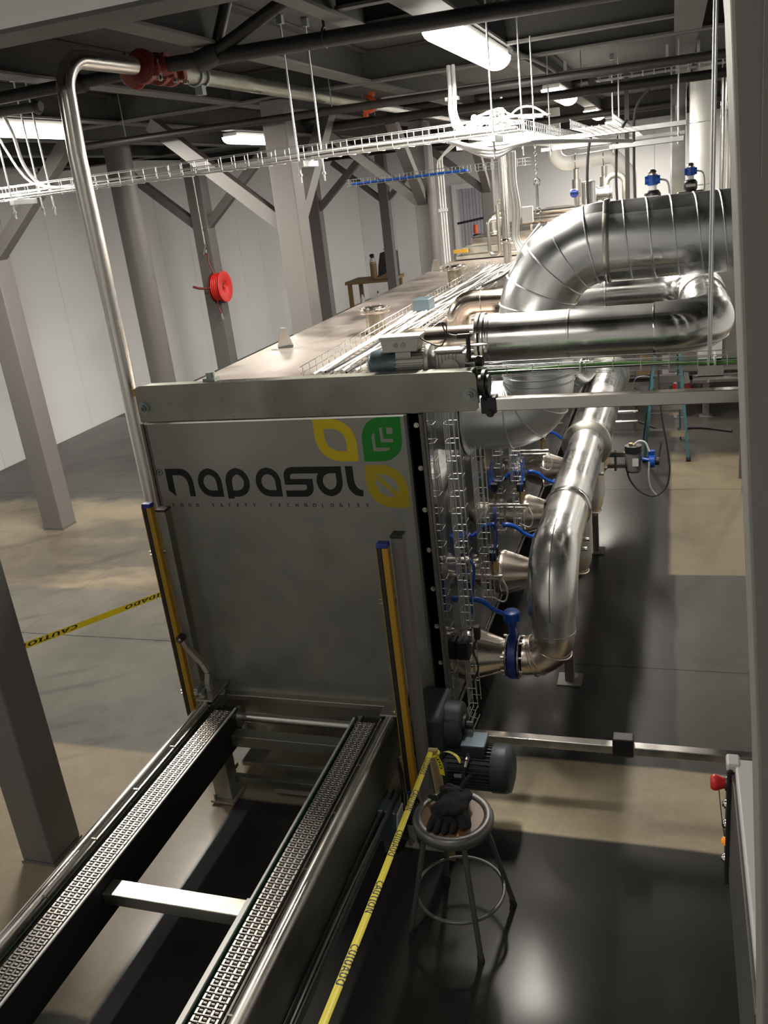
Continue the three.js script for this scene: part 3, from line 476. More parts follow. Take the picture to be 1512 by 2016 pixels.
// ------------------------------------------------------------------ clad steam loop
{ const y = 2.47, z0 = -4.5, z1 = -6.0, xr = .165, o = thing('clad_pipe', 'U shaped aluminium clad pipe loop crossing in front of and behind the big duct', 'pipe', [-.9, y, z0]);
  part('front_run', sweep([[-.93, y, z0], [-.09, y, z0]], .125, 48), M.clad, o);
  part('band', [lathe([[.125, 0], [.1285, .001], [.1285, .022], [.125, .023]], [-.09, y, z0], [1, y, z0], 48)], M.bright, o); part('band', lathe([[.125, 0], [.1272, .001], [.1272, .012], [.125, .013]], [-.50, y, z0], [1, y, z0], 48), M.clad, o); part('band', lathe([[.122, 0], [.1275, .001], [.1275, .018], [.122, .019]], [-.91, y, z0], [1, y, z0], 48), M.clad, o);
  const e = fillet([[-.08, y, z0], [xr, y, z0], [xr, y, -5.1]], .235, 20); part('near_elbow', sweep(e, .131, 48), M.clad, o);
  { const s = e.map(p => V(p.x, p.y, p.z)); const mid = V(xr - .235, y, z0 - .235); part('elbow_seam', sweep(s.map(p => { const d = p.clone().sub(mid); d.y = 0; d.normalize(); return p.clone().addScaledVector(d, .105).add(V(0, -.08, 0)); }), .004, 6), M.clad, o); }
  part('link_run', sweep([[xr, y, -4.98], [xr, y, -5.55]], .122, 48), M.clad, o);
  part('far_elbow', sweep(fillet([[xr, y, -5.4], [xr, y, z1], [-.12, y, z1]], .25, 20), .131, 48), M.clad, o);
  part('far_run', sweep([[-.1, y, z1], [-.98, y, z1]], .125, 48), M.clad, o);
  for (const x of [-.42, -.8]) part('band', lathe([[.125, 0], [.128, .001], [.128, .015], [.125, .016]], [x, y, z1], [1, y, z1], 48), M.clad, o);
  for (const z of [-5.0, -5.54]) part('band', ring([xr, y, z], [0, 0, 1], .1265, .006, 48, 6), M.clad, o);
  for (const z of [z0, z1]) { const fl = part('flange', [lathe([[.09, 0], [.135, 0], [.137, .003], [.137, .017], [.135, .02], [.09, .02]], [-.965, y, z], [1, y, z], 48), lathe([[.09, 0], [.135, 0], [.137, .003], [.137, .017], [.135, .02], [.09, .02]], [-.938, y, z], [1, y, z], 48)], M.steel, o);
    for (let k = 0; k < 8; k++) { const a = k * .785 + .3; part('flange_bolt', [rod([-.985, y + Math.cos(a) * .117, z + Math.sin(a) * .117], [-.895, y + Math.cos(a) * .117, z + Math.sin(a) * .117], .008, 8)], M.bolt, fl); }
    part('spool', sweep(fillet([[-.96, y, z], [-1.42, y, z], [-1.42, CT, z]], .13, 16), .082, 36), M.tarnish, o); part('weld_bead', [ring([-1.24, y, z], [1, 0, 0], .083, .004, 36, 6)], M.tarnish, o); part('lid_collar', lathe([[.08, 0], [.12, 0], [.12, .01], [.082, .015]], [-1.42, CT, z], [-1.42, 3, z], 36), M.tarnish, o); }
}

// ------------------------------------------------------------------ manifold along the side, its drops and valves
{ const x = -.655, y = 1.16, r = .142, o = thing('manifold_pipe', 'fat aluminium clad manifold pipe running along the chamber side with elbow drops', 'pipe', [x, .5, -4.6]);
  const zs = [-4.56, -5.74, -6.92, -8.1];
  part('front_elbow', sweep(fillet([[x, .86, zs[0]], [x, y, zs[0]], [x, y, zs[0] - .34]], .27, 20), r + .004, 48), M.clad, o);
  part('elbow_seam', sweep(fillet([[x, .86, zs[0] + r + .004], [x, y + r + .004, zs[0] + r + .004], [x, y + r + .004, zs[0] - .34]], .27 + r, 20), .004, 6), M.darkwire, o);
  part('near_run', sweep([[x, y, zs[0] - .26], [x, y, -7.0]], r, 48), M.clad, o);
  part('band', lathe([[r, 0], [r + .013, .003], [r + .013, .045], [r, .048]], [x, y, -5.42], [x, y, -6], 48), M.bright, o);
  part('saddle_collar', lathe([[r, 0], [.192, .02], [.20, .045], [.195, .08], [r, .12]], [x, y, -6.85], [x, y, -8], 48), M.satin, o);
  part('far_run', sweep([[x, y, -6.9], [x + .02, y, -9.4]], r + .036, 48), M.clad, o);
  part('far_collar', lathe([[r, 0], [.23, .01], [.23, .04], [r, .06]], [x, y, -9.4], [x, y, -10], 48), M.satin, o); part('end_cap', sweep([[x, y, -9.42], [x, y, -9.75]], r + .03, 40), M.satin, o);
  zs.forEach((z, i) => {
    part('drop', sweep([[x, i ? 1.1 : .90, z], [x, .72, z]], i ? .13 : .127, 40), M.clad, o);
    part('lower_elbow', sweep(fillet([[x, .76, z], [x, .55, z], [-.84, .55, z]], .17, 14), .122, 40), M.tarnish, o);
    for (const [p, ax] of [[[x, .742, z], [0, 1, 0]], [[x - .02, .62, z], [.35, .94, 0]], [[x - .105, .565, z], [.9, .4, 0]], [[x - .13, .555, z], [.96, .28, 0]]]) part('elbow_bead', ring(p, ax, .123, .006, 40, 6), M.tarnish, o);
    if (i < 2) part('lock_tab', bx(x - .02, x + .02, .72, .88, z + (i ? .1 : .124), z + (i ? .11 : .132), .003), M.clad, o);
  });
  for (const z of [-4.9, -5.05, -6.3]) part('clip', [rod([x + r - .005, y - .05, z], [x + r + .03, y - .05, z], .012, 10)], M.bright, o);
  for (const z of [-5.2, -7.4]) part('support_leg', [bx(x - .03, x + .03, .012, y - r + .01, z - .03, z + .03), bx(x - .08, x + .08, 0, .012, z - .08, z + .08)], M.column, o);
  // reducing cones from the chamber to the valves
  for (const z of zs) part('reducing_cone', [lathe([[.165, 0], [.165, .03], [.098, .225], [.098, .26]], [CX1 - .004, .55, z], [0, .55, z], 44)], M.tarnish, chamber);
  const VL = ['nearest blue butterfly valve with its lever raised, at the foot of the first drop pipe', 'second blue butterfly valve along the chamber, behind the first drop pipe', 'third blue butterfly valve along the chamber', 'farthest blue butterfly valve along the chamber'];
  zs.forEach((z, i) => {
    const v = thing('butterfly_valve', VL[i], 'valve', [-.89, .55, z], 'blue butterfly valves'), c = [-.925, .55, z];
    part('wafer_body', lathe([[.098, 0], [.138, 0], [.14, .004], [.14, .046], [.138, .05], [.098, .05]], c, [0, .55, z], 44), M.deepblue, v);
    part('flange_ring', [lathe([[.095, 0], [.13, 0], [.13, .014], [.095, .014]], [-.942, .55, z], [0, .55, z], 44)], M.bright, v); part('flange_ring', lathe([[.095, 0], [.13, 0], [.13, .014], [.095, .014]], [-.872, .55, z], [0, .55, z], 44), M.bright, v);
    for (let k = 0; k < 8; k++) { const a = k * .785 + .39; part('stud', rod([-.965, .55 + Math.cos(a) * .118, z + Math.sin(a) * .118], [-.835, .55 + Math.cos(a) * .118, z + Math.sin(a) * .118], .0075, 8), M.bolt, v); }
    part('neck', rod([-.9, .68, z], [-.9, .80, z], .022, 16, .03), M.deepblue, v); part('bottom_boss', bx(-.925, -.875, .4, .43, z - .025, z + .025), M.deepblue, v);
    part('gear_head', lathe([[.0001, 0], [.045, 0], [.05, .006], [.05, .05], [.044, .06], [.0001, .062]], [-.9, .79, z], [-.9, 2, z], 32), M.blue, v);
    part('lever', sweep(smooth([[-.93, .825, z], [-1.0, .86, z + .01], [-1.06, .915, z + .02], [-1.12, .935, z + .03], [-1.145, .93, z + .03]], 18), .016, 12, true, t => .012 + .008 * t), M.blue, v);
  });
}
// small sensors and pneumatic fittings on the chamber side
[[-4.95, .95], [-6.1, 1.0], [-7.3, 1.05]].forEach(([z, y], i) => {
  const o = thing('solenoid_block', ['nearest cluster of small black solenoids with blue air hoses', 'second cluster of small solenoids with blue air hoses', 'farthest cluster of small solenoids with blue air hoses'][i], 'valve', [-1.1, y, z], 'solenoid clusters on the chamber side');
  for (const dz of [0, -.09]) { part('coil', bx(-1.10, -1.05, y + .05, y + .11, z + dz - .025, z + dz + .025, .006), M.black, o); part('brass_stem', [rod([-1.075, y - .05, z + dz], [-1.075, y + .05, z + dz], .012, 10), rod([-1.075, y, z + dz], [-1.075, y + .02, z + dz], .018, 6)], M.brass, o);
    part('air_hose', sweep(smooth([[-1.075, y + .02, z + dz], [-1.06, y + .1, z + dz + .06], [-1.05, y + .18, z + dz + .02], [-1.06, y + .28, z + dz]], 16), .005, 6), M.blue, o); }
  part('manifold_bar', [rod([-1.18, y - .06, z], [-1.02, y - .06, z], .013, 10), rod([-1.18, y - .12, z - .09], [-1.06, y - .12, z - .09], .013, 10)], M.steel, o);
  part('grey_hose', sweep(smooth([[-1.03, y - .06, z], [-.99, y - .15, z + .02], [-1.02, y - .24, z], [-1.1, y - .22, z - .02]], 16), .006, 6), M.greycable, o);
});
{ const o = thing('pressure_sensor', 'black angled plug and cable on the polished side near the front edge', 'sensor', [-1.15, .8, -4.25]);
  part('stem', [rod([-1.178, .86, -4.28], [-1.06, .89, -4.27], .009, 10), rod([-1.10, .88, -4.275], [-1.08, .884, -4.27], .016, 6)], M.bright, o); part('plug', bx(-1.065, -1.03, .82, .90, -4.29, -4.25, .006), M.black, o);
  part('cable', sweep(smooth([[-1.05, .82, -4.27], [-1.08, .74, -4.28], [-1.06, .62, -4.28], [-1.10, .52, -4.3], [-1.12, .45, -4.3]], 18), .006, 6), M.rubber, o); part('gland_block', [bx(-1.175, -1.1, .68, .8, -4.34, -4.25, .01)], M.black, o); }
{ const o = thing('ball_valve', 'small steel stub valve with blue hose high on the polished side', 'valve', [-1.15, 1.25, -4.4]);
  part('stub', [rod([-1.178, 1.24, -4.42], [-1.09, 1.24, -4.42], .014, 12), rod([-1.12, 1.24, -4.42], [-1.10, 1.24, -4.42], .022, 6)], M.steel, o); part('hose', sweep(smooth([[-1.09, 1.24, -4.42], [-1.07, 1.2, -4.42], [-1.09, 1.05, -4.42], [-1.1, .9, -4.42]], 14), .008, 8), M.blue, o); }

// ------------------------------------------------------------------ wire mesh cable trays
// local: runs along +x from 0 to L, width along z, height along y
function tray(name, label, pos, dir, up, L, W, H, pitch, mat, each = true, group = 'wire cable trays', wr = .0028) {
  const o = thing(name, label, 'cable tray', pos, group); const X = V(...dir).normalize(), Y = V(...up).addScaledVector(V(...dir).normalize(), -V(...up).dot(V(...dir).normalize())).normalize(), Z = X.clone().cross(Y);
  o.quaternion.setFromRotationMatrix(new THREE.Matrix4().makeBasis(X, Y, Z));
  const lw = (y, z) => sweep([[0, y, z], [L, y, z]], wr, 6); const n = Math.max(3, Math.round(W / .05));
  for (let i = 0; i <= n; i++) local('floor_wire', lw(0, -W / 2 + W * i / n), mat, o);
  for (const s of [-1, 1]) for (const k of [.5, 1]) local('side_wire', lw(H * k, s * W / 2), mat, o);
  const u = ready(sweep(fillet([[0, H, -W / 2], [0, -wr * 2, -W / 2], [0, -wr * 2, W / 2], [0, H, W / 2]], .012, 3), wr, 6)), m = Math.floor(L / pitch);
  if (each) for (let k = 0; k <= m; k++) { const c = local('cross_wire', u, mat, o); c.position.x = .03 + k * pitch; }
  else { const a = []; for (let k = 0; k <= m; k++) a.push(u.clone().translate(.03 + k * pitch, 0, 0)); const c = local('cross_wires', a, mat, o); c.userData.kind = 'stuff'; }
  return o;
}
// overhead tray across the hall
{ const t = tray('cable_tray', 'long overhead wire tray crossing the picture from the left edge to the lamp', [-5.4, 3.50, -5.75], [1, 0, 0], [0, 1, 0], 4.55, .16, .085, .1, M.wire);
  for (let k = 0; k < 4; k++) local('cable', sweep(smooth([[0, .012 + k * .008, -.05 + k * .03], [1.2, .014, -.04 + k * .028], [2.6, .02, -.05 + k * .03], [3.4, .014 + k * .006, -.03 + k * .025], [4.5, .02, -.04 + k * .028]], 40), .009, 8), [M.white, M.lightgrey, M.rubber, M.lightgrey][k], t);
  for (const x of [.83, 3.12, 4.37]) local('support_bar', bx(x - .02, x + .02, -.045, -.008, -.13, .13, .003), M.wire, t);
}
const hang = (label, x, z, y0, y1, r = .006, group = 'threaded hanger rods') => { const o = thing('hanger_rod', label, 'rod', [x, y0, z], group); part('rod', rod([x, y0, z], [x, y1, z], r, 8), M.wire, o); part('nut', [rod([x, y0 + .04, z], [x, y0 + .055, z], r * 2.2, 6)], M.bolt, o); part('top_clip', bx(x - .02, x + .02, y1 - .05, y1, z - .02, z + .02, .003), M.darkwire, o); };
[[-4.58, -5.64, 'left front hanger rod of the overhead tray, by the left lamp'], [-4.50, -5.86, 'left rear hanger rod of the overhead tray, by the left lamp'], [-4.40, -5.86, 'third hanger rod of the overhead tray, by the left lamp'], [-2.30, -5.64, 'front hanger rod of the overhead tray before the large column'], [-2.22, -5.86, 'rear hanger rod of the overhead tray before the large column'], [-1.03, -5.66, 'bright hanger rod dropping from the big lamp to the tray end']].forEach(([x, z, l]) => hang(l, x, z, 3.36, 4.33));
{ const o = thing('slack_cable', 'white cable drooping from the ceiling into the left end of the overhead tray', 'cable', [-4.5, 3.6, -5.75]);
  part('cable', sweep(smooth([[-4.62, FL, -5.8], [-4.55, 3.95, -5.78], [-4.50, 3.72, -5.76], [-4.38, 3.57, -5.75], [-4.1, 3.525, -5.74]], 24), .012, 8), M.white, o); part('cable', sweep(smooth([[-4.66, FL, -5.7], [-4.6, 3.85, -5.72], [-4.46, 3.6, -5.74], [-4.2, 3.53, -5.76]], 20), .008, 8), M.white, o); }
// trays that run away along the hall above the chamber
tray('cable_tray', 'wide bright mesh tray receding above the chamber under the lamps', [-1.12, 3.52, -5.9], [0, 0, -1], [0, 1, 0], 8.4, .42, .06, .1, M.wire, false);
tray('cable_tray', 'second wide mesh tray receding on the right of the bright one', [-.55, 3.52, -6.9], [0, 0, -1], [0, 1, 0], 6.5, .3, .06, .1, M.wire, false);
tray('cable_tray', 'lower mesh tray between the braced columns and the strip curtain', [-4.1, 3.36, -11.72], [1, 0, 0], [0, 1, 0], 2.4, .2, .08, .1, M.darkwire, false);
tray('cable_tray', 'high mesh tray running right near the tall back ducts', [-.7, 4.0, -9.4], [1, 0, 0], [0, 1, 0], 2.6, .2, .08, .1, M.wire, false);
{ const o = thing('conduit', 'bundle of blue cables in the lower mesh tray', 'cables', [-3.9, 3.38, -11.72]); for (let k = 0; k < 3; k++) part('cable', sweep([[-4.05, 3.385, -11.78 + k * .05], [-2.5, 3.385, -11.78 + k * .05]], .016, 8), M.blue, o); }
for (const [z, y, x0, x1, l] of [[-8.0, 3.515, -1.45, .10, 'near strut channel under the receding mesh trays'], [-8.0, 3.40, -.5, .08, 'lower strut channel below the near trapeze'], [-10.6, 3.5, -1.4, .12, 'far strut channel under the receding mesh trays'], [-6.3, 3.49, -1.4, -.86, 'short bright strut channel at the tray junction']]) { const o = thing('strut_channel', l, 'channel', [x0, y, z], 'strut channels'); part('channel', [bx(x0, x1, y - .04, y - .036, z - .02, z + .02), bx(x0, x1, y - .04, y, z - .02, z - .016), bx(x0, x1, y - .04, y, z + .016, z + .02)], M.wire, o); }
[[-.98, -8, 'hanger rod of the near strut channel, left one'], [-.42, -8, 'hanger rod of the near strut channel, middle one'], [.04, -8, 'hanger rod of the near strut channel, right one'], [-.62, -10.6, 'hanger rod of the far strut channel, left one'], [.05, -10.6, 'hanger rod of the far strut channel, right one'], [-.95, -6.3, 'hanger rod of the short bright strut channel']].forEach(([x, z, l]) => hang(l, x, z, 3.37, 4.33));
{ const o = thing('cable_bundle', 'loops of white cable heaped on the tray junction under the lamp', 'cables', [-1.1, 3.56, -6.1]);
  for (let k = 0; k < 9; k++) { const a = k * .7, P = []; for (let i = 0; i <= 10; i++) { const t = i / 10; P.push([-1.28 + (.2 + .04 * k) * t + .05 * Math.sin(a + i), 3.56 + .085 * Math.sin(t * Math.PI * (1 + k % 2)) ** 2 * (.3 + .7 * Math.abs(Math.sin(a * 1.7))) + .004 * k, -5.95 - .045 * k + .08 * Math.cos(a + i * .8)]); } part('cable', sweep(smooth(P, 30), .0065, 7), k % 3 ? M.lightgrey : M.greycable, o); } 
  for (let k = 0; k < 3; k++) part('cable', sweep(smooth([[-1.35, 3.5, -5.8 - k * .04], [-1.1, 3.42 - .02 * k, -5.95], [-.95, 3.44, -6.2], [-.6, 3.43, -7.0], [-.3, 3.40, -7.6]], 30), .014, 8), M.greycable, o); }
{ const o = thing('conduit', 'pair of bright white conduits bending down from the ceiling to the tray end', 'conduit', [-1.5, 3.6, -6.4]);
  for (const d of [0, .035]) part('tube', sweep(smooth([[-1.62 + d, FL - .02, -7.2], [-1.60 + d, 3.9, -7.1], [-1.54 + d, 3.72, -6.8], [-1.36 + d, 3.56, -6.3], [-1.2 + d, 3.53, -6.05]], 30), .016, 10), M.white, o); part('clamp', bx(-1.63, -1.53, 3.83, 3.855, -7.1, -7.04), M.wire, o); }
// tray of green cables by the upper rail
{ const t = tray('cable_tray', 'small wire tray with green cables above the upper guard rail', [-.92, 2.34, -4.22], [1, 0, 0], [0, 1, 0], 2.0, .1, .055, .125, M.wire, true, 'wire cable trays', .0022);
  for (let k = 0; k < 5; k++) local('cable', sweep(smooth([[0, .01 + .007 * (k % 3), -.035 + k * .017], [.6, .012 + .006 * k, -.03 + k * .015], [1.2, .012, -.035 + k * .017], [2.0, .012 + .004 * k, -.03 + k * .016]], 30), k === 4 ? .006 : .009, 8), k === 4 ? M.brightgreen : M.green, t);
  local('tray_end', bx(-.05, 0, -.01, .08, -.055, .055, .003), M.bright, t); for (const x of [.5, 1.1]) local('cable_tie', bx(x, x + .008, -.004, .05, -.052, .052), M.white, t);
  local('hanger_clip', [bx(1.03, 1.14, -.04, .01, -.07, -.06), bx(1.03, 1.14, -.04, .01, .06, .07), bx(1.03, 1.14, -.045, -.035, -.07, .07)], M.bolt, t); }
hang('long hanger rod in front of the clad elbow at right, nearer one', .155, -4.17, 2.27, 4.33, .005); hang('long hanger rod in front of the clad elbow at right, farther one', .17, -4.30, 2.27, 4.33, .005);
// upright trays on the polished side
tray('cable_tray', 'upright narrow wire tray at the front edge of the polished side', [-1.14, .34, -4.34], [0, 1, 0], [1, 0, 0], 1.95, .09, .055, .1, M.wire);
tray('cable_tray', 'upright wire tray farther back on the polished side, behind the big duct', [-1.14, .75, -4.92], [0, 1, 0], [1, 0, 0], 1.5, .1, .06, .1, M.wire);
tray('cable_tray', 'third upright wire tray on the polished side, near the second valve', [-1.14, .7, -6.15], [0, 1, 0], [1, 0, 0], 1.45, .1, .06, .1, M.wire);
tray('cable_tray', 'short wire tray sloping forward from the foot of the front upright tray', [-1.13, .33, -4.30], [-.15, -.28, .6], [1, 0, 0], .2, .09, .05, .1, M.wire);
// tray with cables along the right edge of the lid
{ const t = tray('cable_tray', 'wide wire tray full of cables along the lid of the chamber', [-1.76, CT + .03, -4.35], [0, 0, -1], [0, 1, 0], 5.6, .34, .075, .1, M.bright, true);
  for (let k = 0; k < 12; k++) { const w = -.14 + k * .024, P = []; for (let i = 0; i <= 12; i++) P.push([.1 + i * .455, .012 + .012 * Math.abs(Math.sin(k * 2.1 + i)), w + .025 * Math.sin(k * 1.3 + i * .9)]); local('cable', sweep(smooth(P, 60), .0075, 6), [M.white, M.lightgrey, M.white, M.greycable, M.rubber][k % 5], t); }
  for (const x of [.9, 1.8, 2.7, 3.6, 4.5, 5.4]) local('cross_support', bx(x - .012, x + .012, -.028, -.006, -.02, .30), M.black, t);
  local('box', bx(2.25, 2.43, .02, .11, -.15, -.02, .006), M.motorblue, t); }

// ------------------------------------------------------------------ stool with gloves
{ const cx = -.93, cz = -3.05, o = thing('stool', 'round metal shop stool with a brown wooden seat and foot ring', 'stool', [cx, 0, cz]);
  part('seat_rim', lathe([[.140, .606], [.150, .612], [.166, .612], [.178, .604], [.184, .588], [.182, .568], [.172, .556], [.12, .556]], [cx, 0, cz], [cx, 1, cz], 56), M.stoolpaint, o);
  part('seat_board', lathe([[.0001, .603], [.146, .603], [.148, .600], [.148, .57], [.0001, .565]], [cx, 0, cz], [cx, 1, cz], 48), M.seatwood, o);
  for (const [fx, fz] of [[-.80, -2.83], [-.712, -3.18], [-1.148, -2.92], [-1.06, -3.27]]) { const tx = cx + (fx - cx) * .52, tz = cz + (fz - cz) * .52; const l = part('leg', rod([fx, .02, fz], [tx, .565, tz], .0125, 16), M.stoolpaint, o);
    part('foot_tip', [rod([fx, 0, fz], [fx + (tx - fx) * .07, .04, fz + (tz - fz) * .07], .017, 16, .0145)], M.rubber, l); }
  part('foot_ring', ring([cx, .185, cz], [0, 1, 0], .203, .0085, 64, 10), M.stoolpaint, o);
}
{ // each glove: a soft lumpy palm and cuff, with fingers as tapering tubes lying over the seat
  const pad = (x, y, z, a, b, c, rot) => { const g = new THREE.SphereGeometry(1, 32, 20), p = g.attributes.position; for (let i = 0; i < p.count; i++) { const X = p.getX(i), Y = p.getY(i), Z = p.getZ(i); const q = 1 + .34 * (fbm(n1, X * 2.3 + x * 9 + 5, Z * 2.3 + Y + 3, 3) - .5) * 2; const m = Math.pow(Math.pow(Math.abs(X), 3) + Math.pow(Math.abs(Z), 3), 1 / 3) || 1, h = Math.hypot(X, Z) || 1; p.setXYZ(i, X * h / m * a * q, Math.max(Y, -.6) * b * q, Z * h / m * c * q); } g.computeVertexNormals(); return g.rotateY(rot).translate(x, y, z); };
  const finger = (f, o, r = .0145) => part('finger', sweep(smooth(f, 14), r, 14, true, t => r * Math.sqrt(Math.max(.02, 1 - Math.pow(t, 6))) * (1 - .12 * t)), M.glove, o);
  const A = thing('work_glove', 'lower black work glove lying flat on the stool seat, thumb to the left', 'glove', [-.95, .603, -3.04], 'black work gloves');
  part('palm', pad(-.950, .624, -3.06, .076, .03, .095, .1), M.glove, A); part('cuff', pad(-.955, .626, -3.145, .064, .028, .038, .1), M.glove, A);
  for (let k = 0; k < 4; k++) finger([[-1.00 + k * .034, .624, -3.01], [-1.005 + k * .034, .622, -2.955], [-1.008 + k * .034, .616, -2.91 + (k === 0 || k === 3 ? -.012 : 0)]], A, .019);
  finger([[-.99, .630, -3.10], [-1.02, .634, -3.115], [-1.062, .632, -3.125]], A, .014);
  const B = thing('work_glove', 'upper black work glove folded over the other, one finger sticking up', 'glove', [-.92, .62, -3.06], 'black work gloves');
  part('palm', pad(-.925, .660, -3.075, .070, .026, .088, -.35), M.glove, B); part('cuff', pad(-.95, .662, -3.14, .058, .026, .034, -.3), M.glove, B);
  for (let k = 0; k < 3; k++) finger([[-.905 + k * .018, .648, -3.05 + k * .008], [-.878 + k * .016, .634, -2.995 + k * .006], [-.862 + k * .014, .620, -2.945 - k * .006]], B, .018);
  finger([[-.92, .655, -3.12], [-.905, .672, -3.165], [-.888, .69, -3.20], [-.875, .70, -3.225]], B, .0125);
}
// ------------------------------------------------------------------ caution tapes and stake
const tapeTex = (() => { const W = 2048, H = 128, cv = document.createElement('canvas'); cv.width = W; cv.height = H; const c = cv.getContext('2d'); c.fillStyle = '#f2e62a'; c.fillRect(0, 0, W, H); c.fillStyle = '#0a0a08'; c.font = 'bold 112px sans-serif'; c.textBaseline = 'middle';
  const put = (t, x, w) => { c.save(); c.translate(x, H / 2 + 4); c.scale(w / c.measureText(t).width, 1); c.fillText(t, 0, 0); c.restore(); }; put('CAUTION', 60, 560); put('CUIDADO', 1084, 560);
  const t = new THREE.CanvasTexture(cv); t.colorSpace = THREE.SRGBColorSpace; t.wrapS = THREE.RepeatWrapping; return t; })();
const tapeMat = new THREE.MeshPhysicalMaterial({ color: 0xffffff, roughness: .45, map: tapeTex, side: THREE.DoubleSide, transmission: .35, thickness: 0 });
function ribbon(path, wv, w, rep, off = 0, v0 = 0, v1 = 1, crown = 0) { // thin strip, both faces, slightly arched across
  const N = path.length, K = crown ? 5 : 2, pos = [], uv = [], idx = []; const total = path.reduce((s, p, i) => i ? s + p.distanceTo(path[i - 1]) : 0, 0);
  for (const side of [0, 1]) { let L = 0; for (let i = 0; i < N; i++) { if (i) L += path[i].distanceTo(path[i - 1]); const t = path[Math.min(i + 1, N - 1)].clone().sub(path[Math.max(i - 1, 0)]).normalize(); const v = wv(i / (N - 1)); v.addScaledVector(t, -v.dot(t)).normalize(); const n = t.clone().cross(v);
    for (let k = 0; k < K; k++) { const s = k / (K - 1) * 2 - 1, p = path[i].clone().addScaledVector(v, s * w / 2).addScaledVector(n, crown * (1 - s * s) + (side ? -.0004 : .0004)); pos.push(p.x, p.y, p.z); uv.push(off + L / total * rep, v0 + (v1 - v0) * (s + 1) / 2); } }
    for (let i = 0; i < N - 1; i++) for (let k = 0; k < K - 1; k++) { const a = (side * N + i) * K + k, b = a + K; side ? idx.push(a, a + 1, b, a + 1, b + 1, b) : idx.push(a, b, a + 1, a + 1, b, b + 1); } }
  const g = new THREE.BufferGeometry(); g.setAttribute('position', new THREE.Float32BufferAttribute(pos, 3)); g.setAttribute('uv', new THREE.Float32BufferAttribute(uv, 2)); g.setIndex(idx); g.computeVertexNormals(); const G = flat(g); G.userData.keepUV = true; return G; }
{ const o = thing('caution_tape', 'yellow caution tape at left, stretched from the near column to the chamber', 'tape', [-3.2, 1.2, -3.3]);
  part('tape', ribbon(smooth([[-3.24, 1.235, -3.2], [-3.05, 1.165, -3.75], [-2.88, 1.10, -4.26]], 30), t => V(.35, .8 - .3 * t, .1 - .3 * t), .048, -.82, 1.29, 1, 0), tapeMat, o); }
{ const o = thing('caution_tape', 'yellow caution tape coming from the wooden stake towards the viewer', 'tape', [-1.1, .68, -3.4]);
  part('tape', ribbon(smooth([[-1.115, .672, -3.40], [-1.04, .835, -2.78], [-.975, .975, -2.2], [-.908, 1.13, -1.57], [-.85, 1.27, -.98]], 50), t => V(1, .1, .75 - .2 * t), .026, 3.4, .42, .12, .72, .004), tapeMat, o);
  part('knot', [ring([-1.1, .665, -3.4], [0, 1, .1], .024, .007, 20, 8)], M.tapeback, o);
  part('tail', ribbon(smooth([[-1.085, .668, -3.385], [-1.03, .69, -3.39], [-.985, .675, -3.385], [-.965, .645, -3.38]], 16), t => V(0, .6, 1), .05, .3, .1), tapeMat, o); part('tail', ribbon(smooth([[-1.085, .66, -3.385], [-1.065, .62, -3.375], [-1.06, .56, -3.375]], 10), t => V(1, 0, .4), .03, .15, .7), tapeMat, o); }
{ const o = thing('wooden_stake', 'plain wooden stake with tape knotted round its top, behind the stool', 'stake', [-1.09, 0, -3.41]);
  part('stake', [bar([-1.075, .0, -3.42], [-1.105, .685, -3.405], .045, .022, [0, 0, 1])], M.wood, o); }

// ------------------------------------------------------------------ push button box at right
{ const o = thing('control_box', 'light grey operator box with a red mushroom button at the lower right', 'control panel', [.13, 1.6, -1.4]);
  part('enclosure', [bx(.138, .36, 1.615, 1.945, -1.80, -1.12, .006)], M.lightgrey, o); part('side_cover', bx(.131, .139, 1.63, 1.925, -1.78, -1.14, .003), M.boxside, o);
  part('bezel', [bx(.122, .134, 1.605, 1.935, -1.81, -1.765, .004)], M.black, o); part('corner_cap', bx(.120, .15, 1.925, 1.948, -1.815, -1.77, .006), M.lightgrey, o);
  const e = part('emergency_button', [lathe([[.0001, .036], [.014, .035], [.019, .028], [.018, .02], [.013, .008], [.011, .0]], [.122, 1.885, -1.785], [0, 1.885, -1.785], 32)], M.redbright, o); part('button_collar', lathe([[.016, .006], [.018, 0]], [.124, 1.885, -1.785], [0, 1.885, -1.785], 28), M.black, e);
  [[1.825], [1.767], [1.717], [1.667]].forEach(([y], i) => part('push_button', [lathe([[.0001, .009], [.006, .008], [.007, .005], [.010, .0045], [.011, 0]], [.122, y, -1.787], [0, y, -1.787], 24)], i === 2 ? new THREE.MeshStandardMaterial({ color: 0xd08018, emissive: 0xff9a10, emissiveIntensity: .35, roughness: .3 }) : M.bright, o, i === 2 ? 'lit amber push button' : undefined));
  part('knob', [lathe([[.0001, .035], [.011, .034], [.012, .016], [.009, .015], [.008, 0]], [.131, 1.70, -1.22], [0, 1.70, -1.22], 20)], M.black, o); part('knob', [lathe([[.0001, .035], [.011, .034], [.012, .016], [.009, .015], [.008, 0]], [.131, 1.66, -1.17], [0, 1.66, -1.17], 20)], M.black, o);
  part('support_arm', [bx(.2, .3, 0.012, 1.615, -1.7, -1.6), bx(.12, .38, 0, .012, -1.75, -1.55)], M.column, o);
  part('pull_cord', sweep(smooth([[.105, 1.87, -1.785], [.112, 1.80, -1.78], [.12, 1.74, -1.775]], 8), .0012, 5), M.rubber, o); }

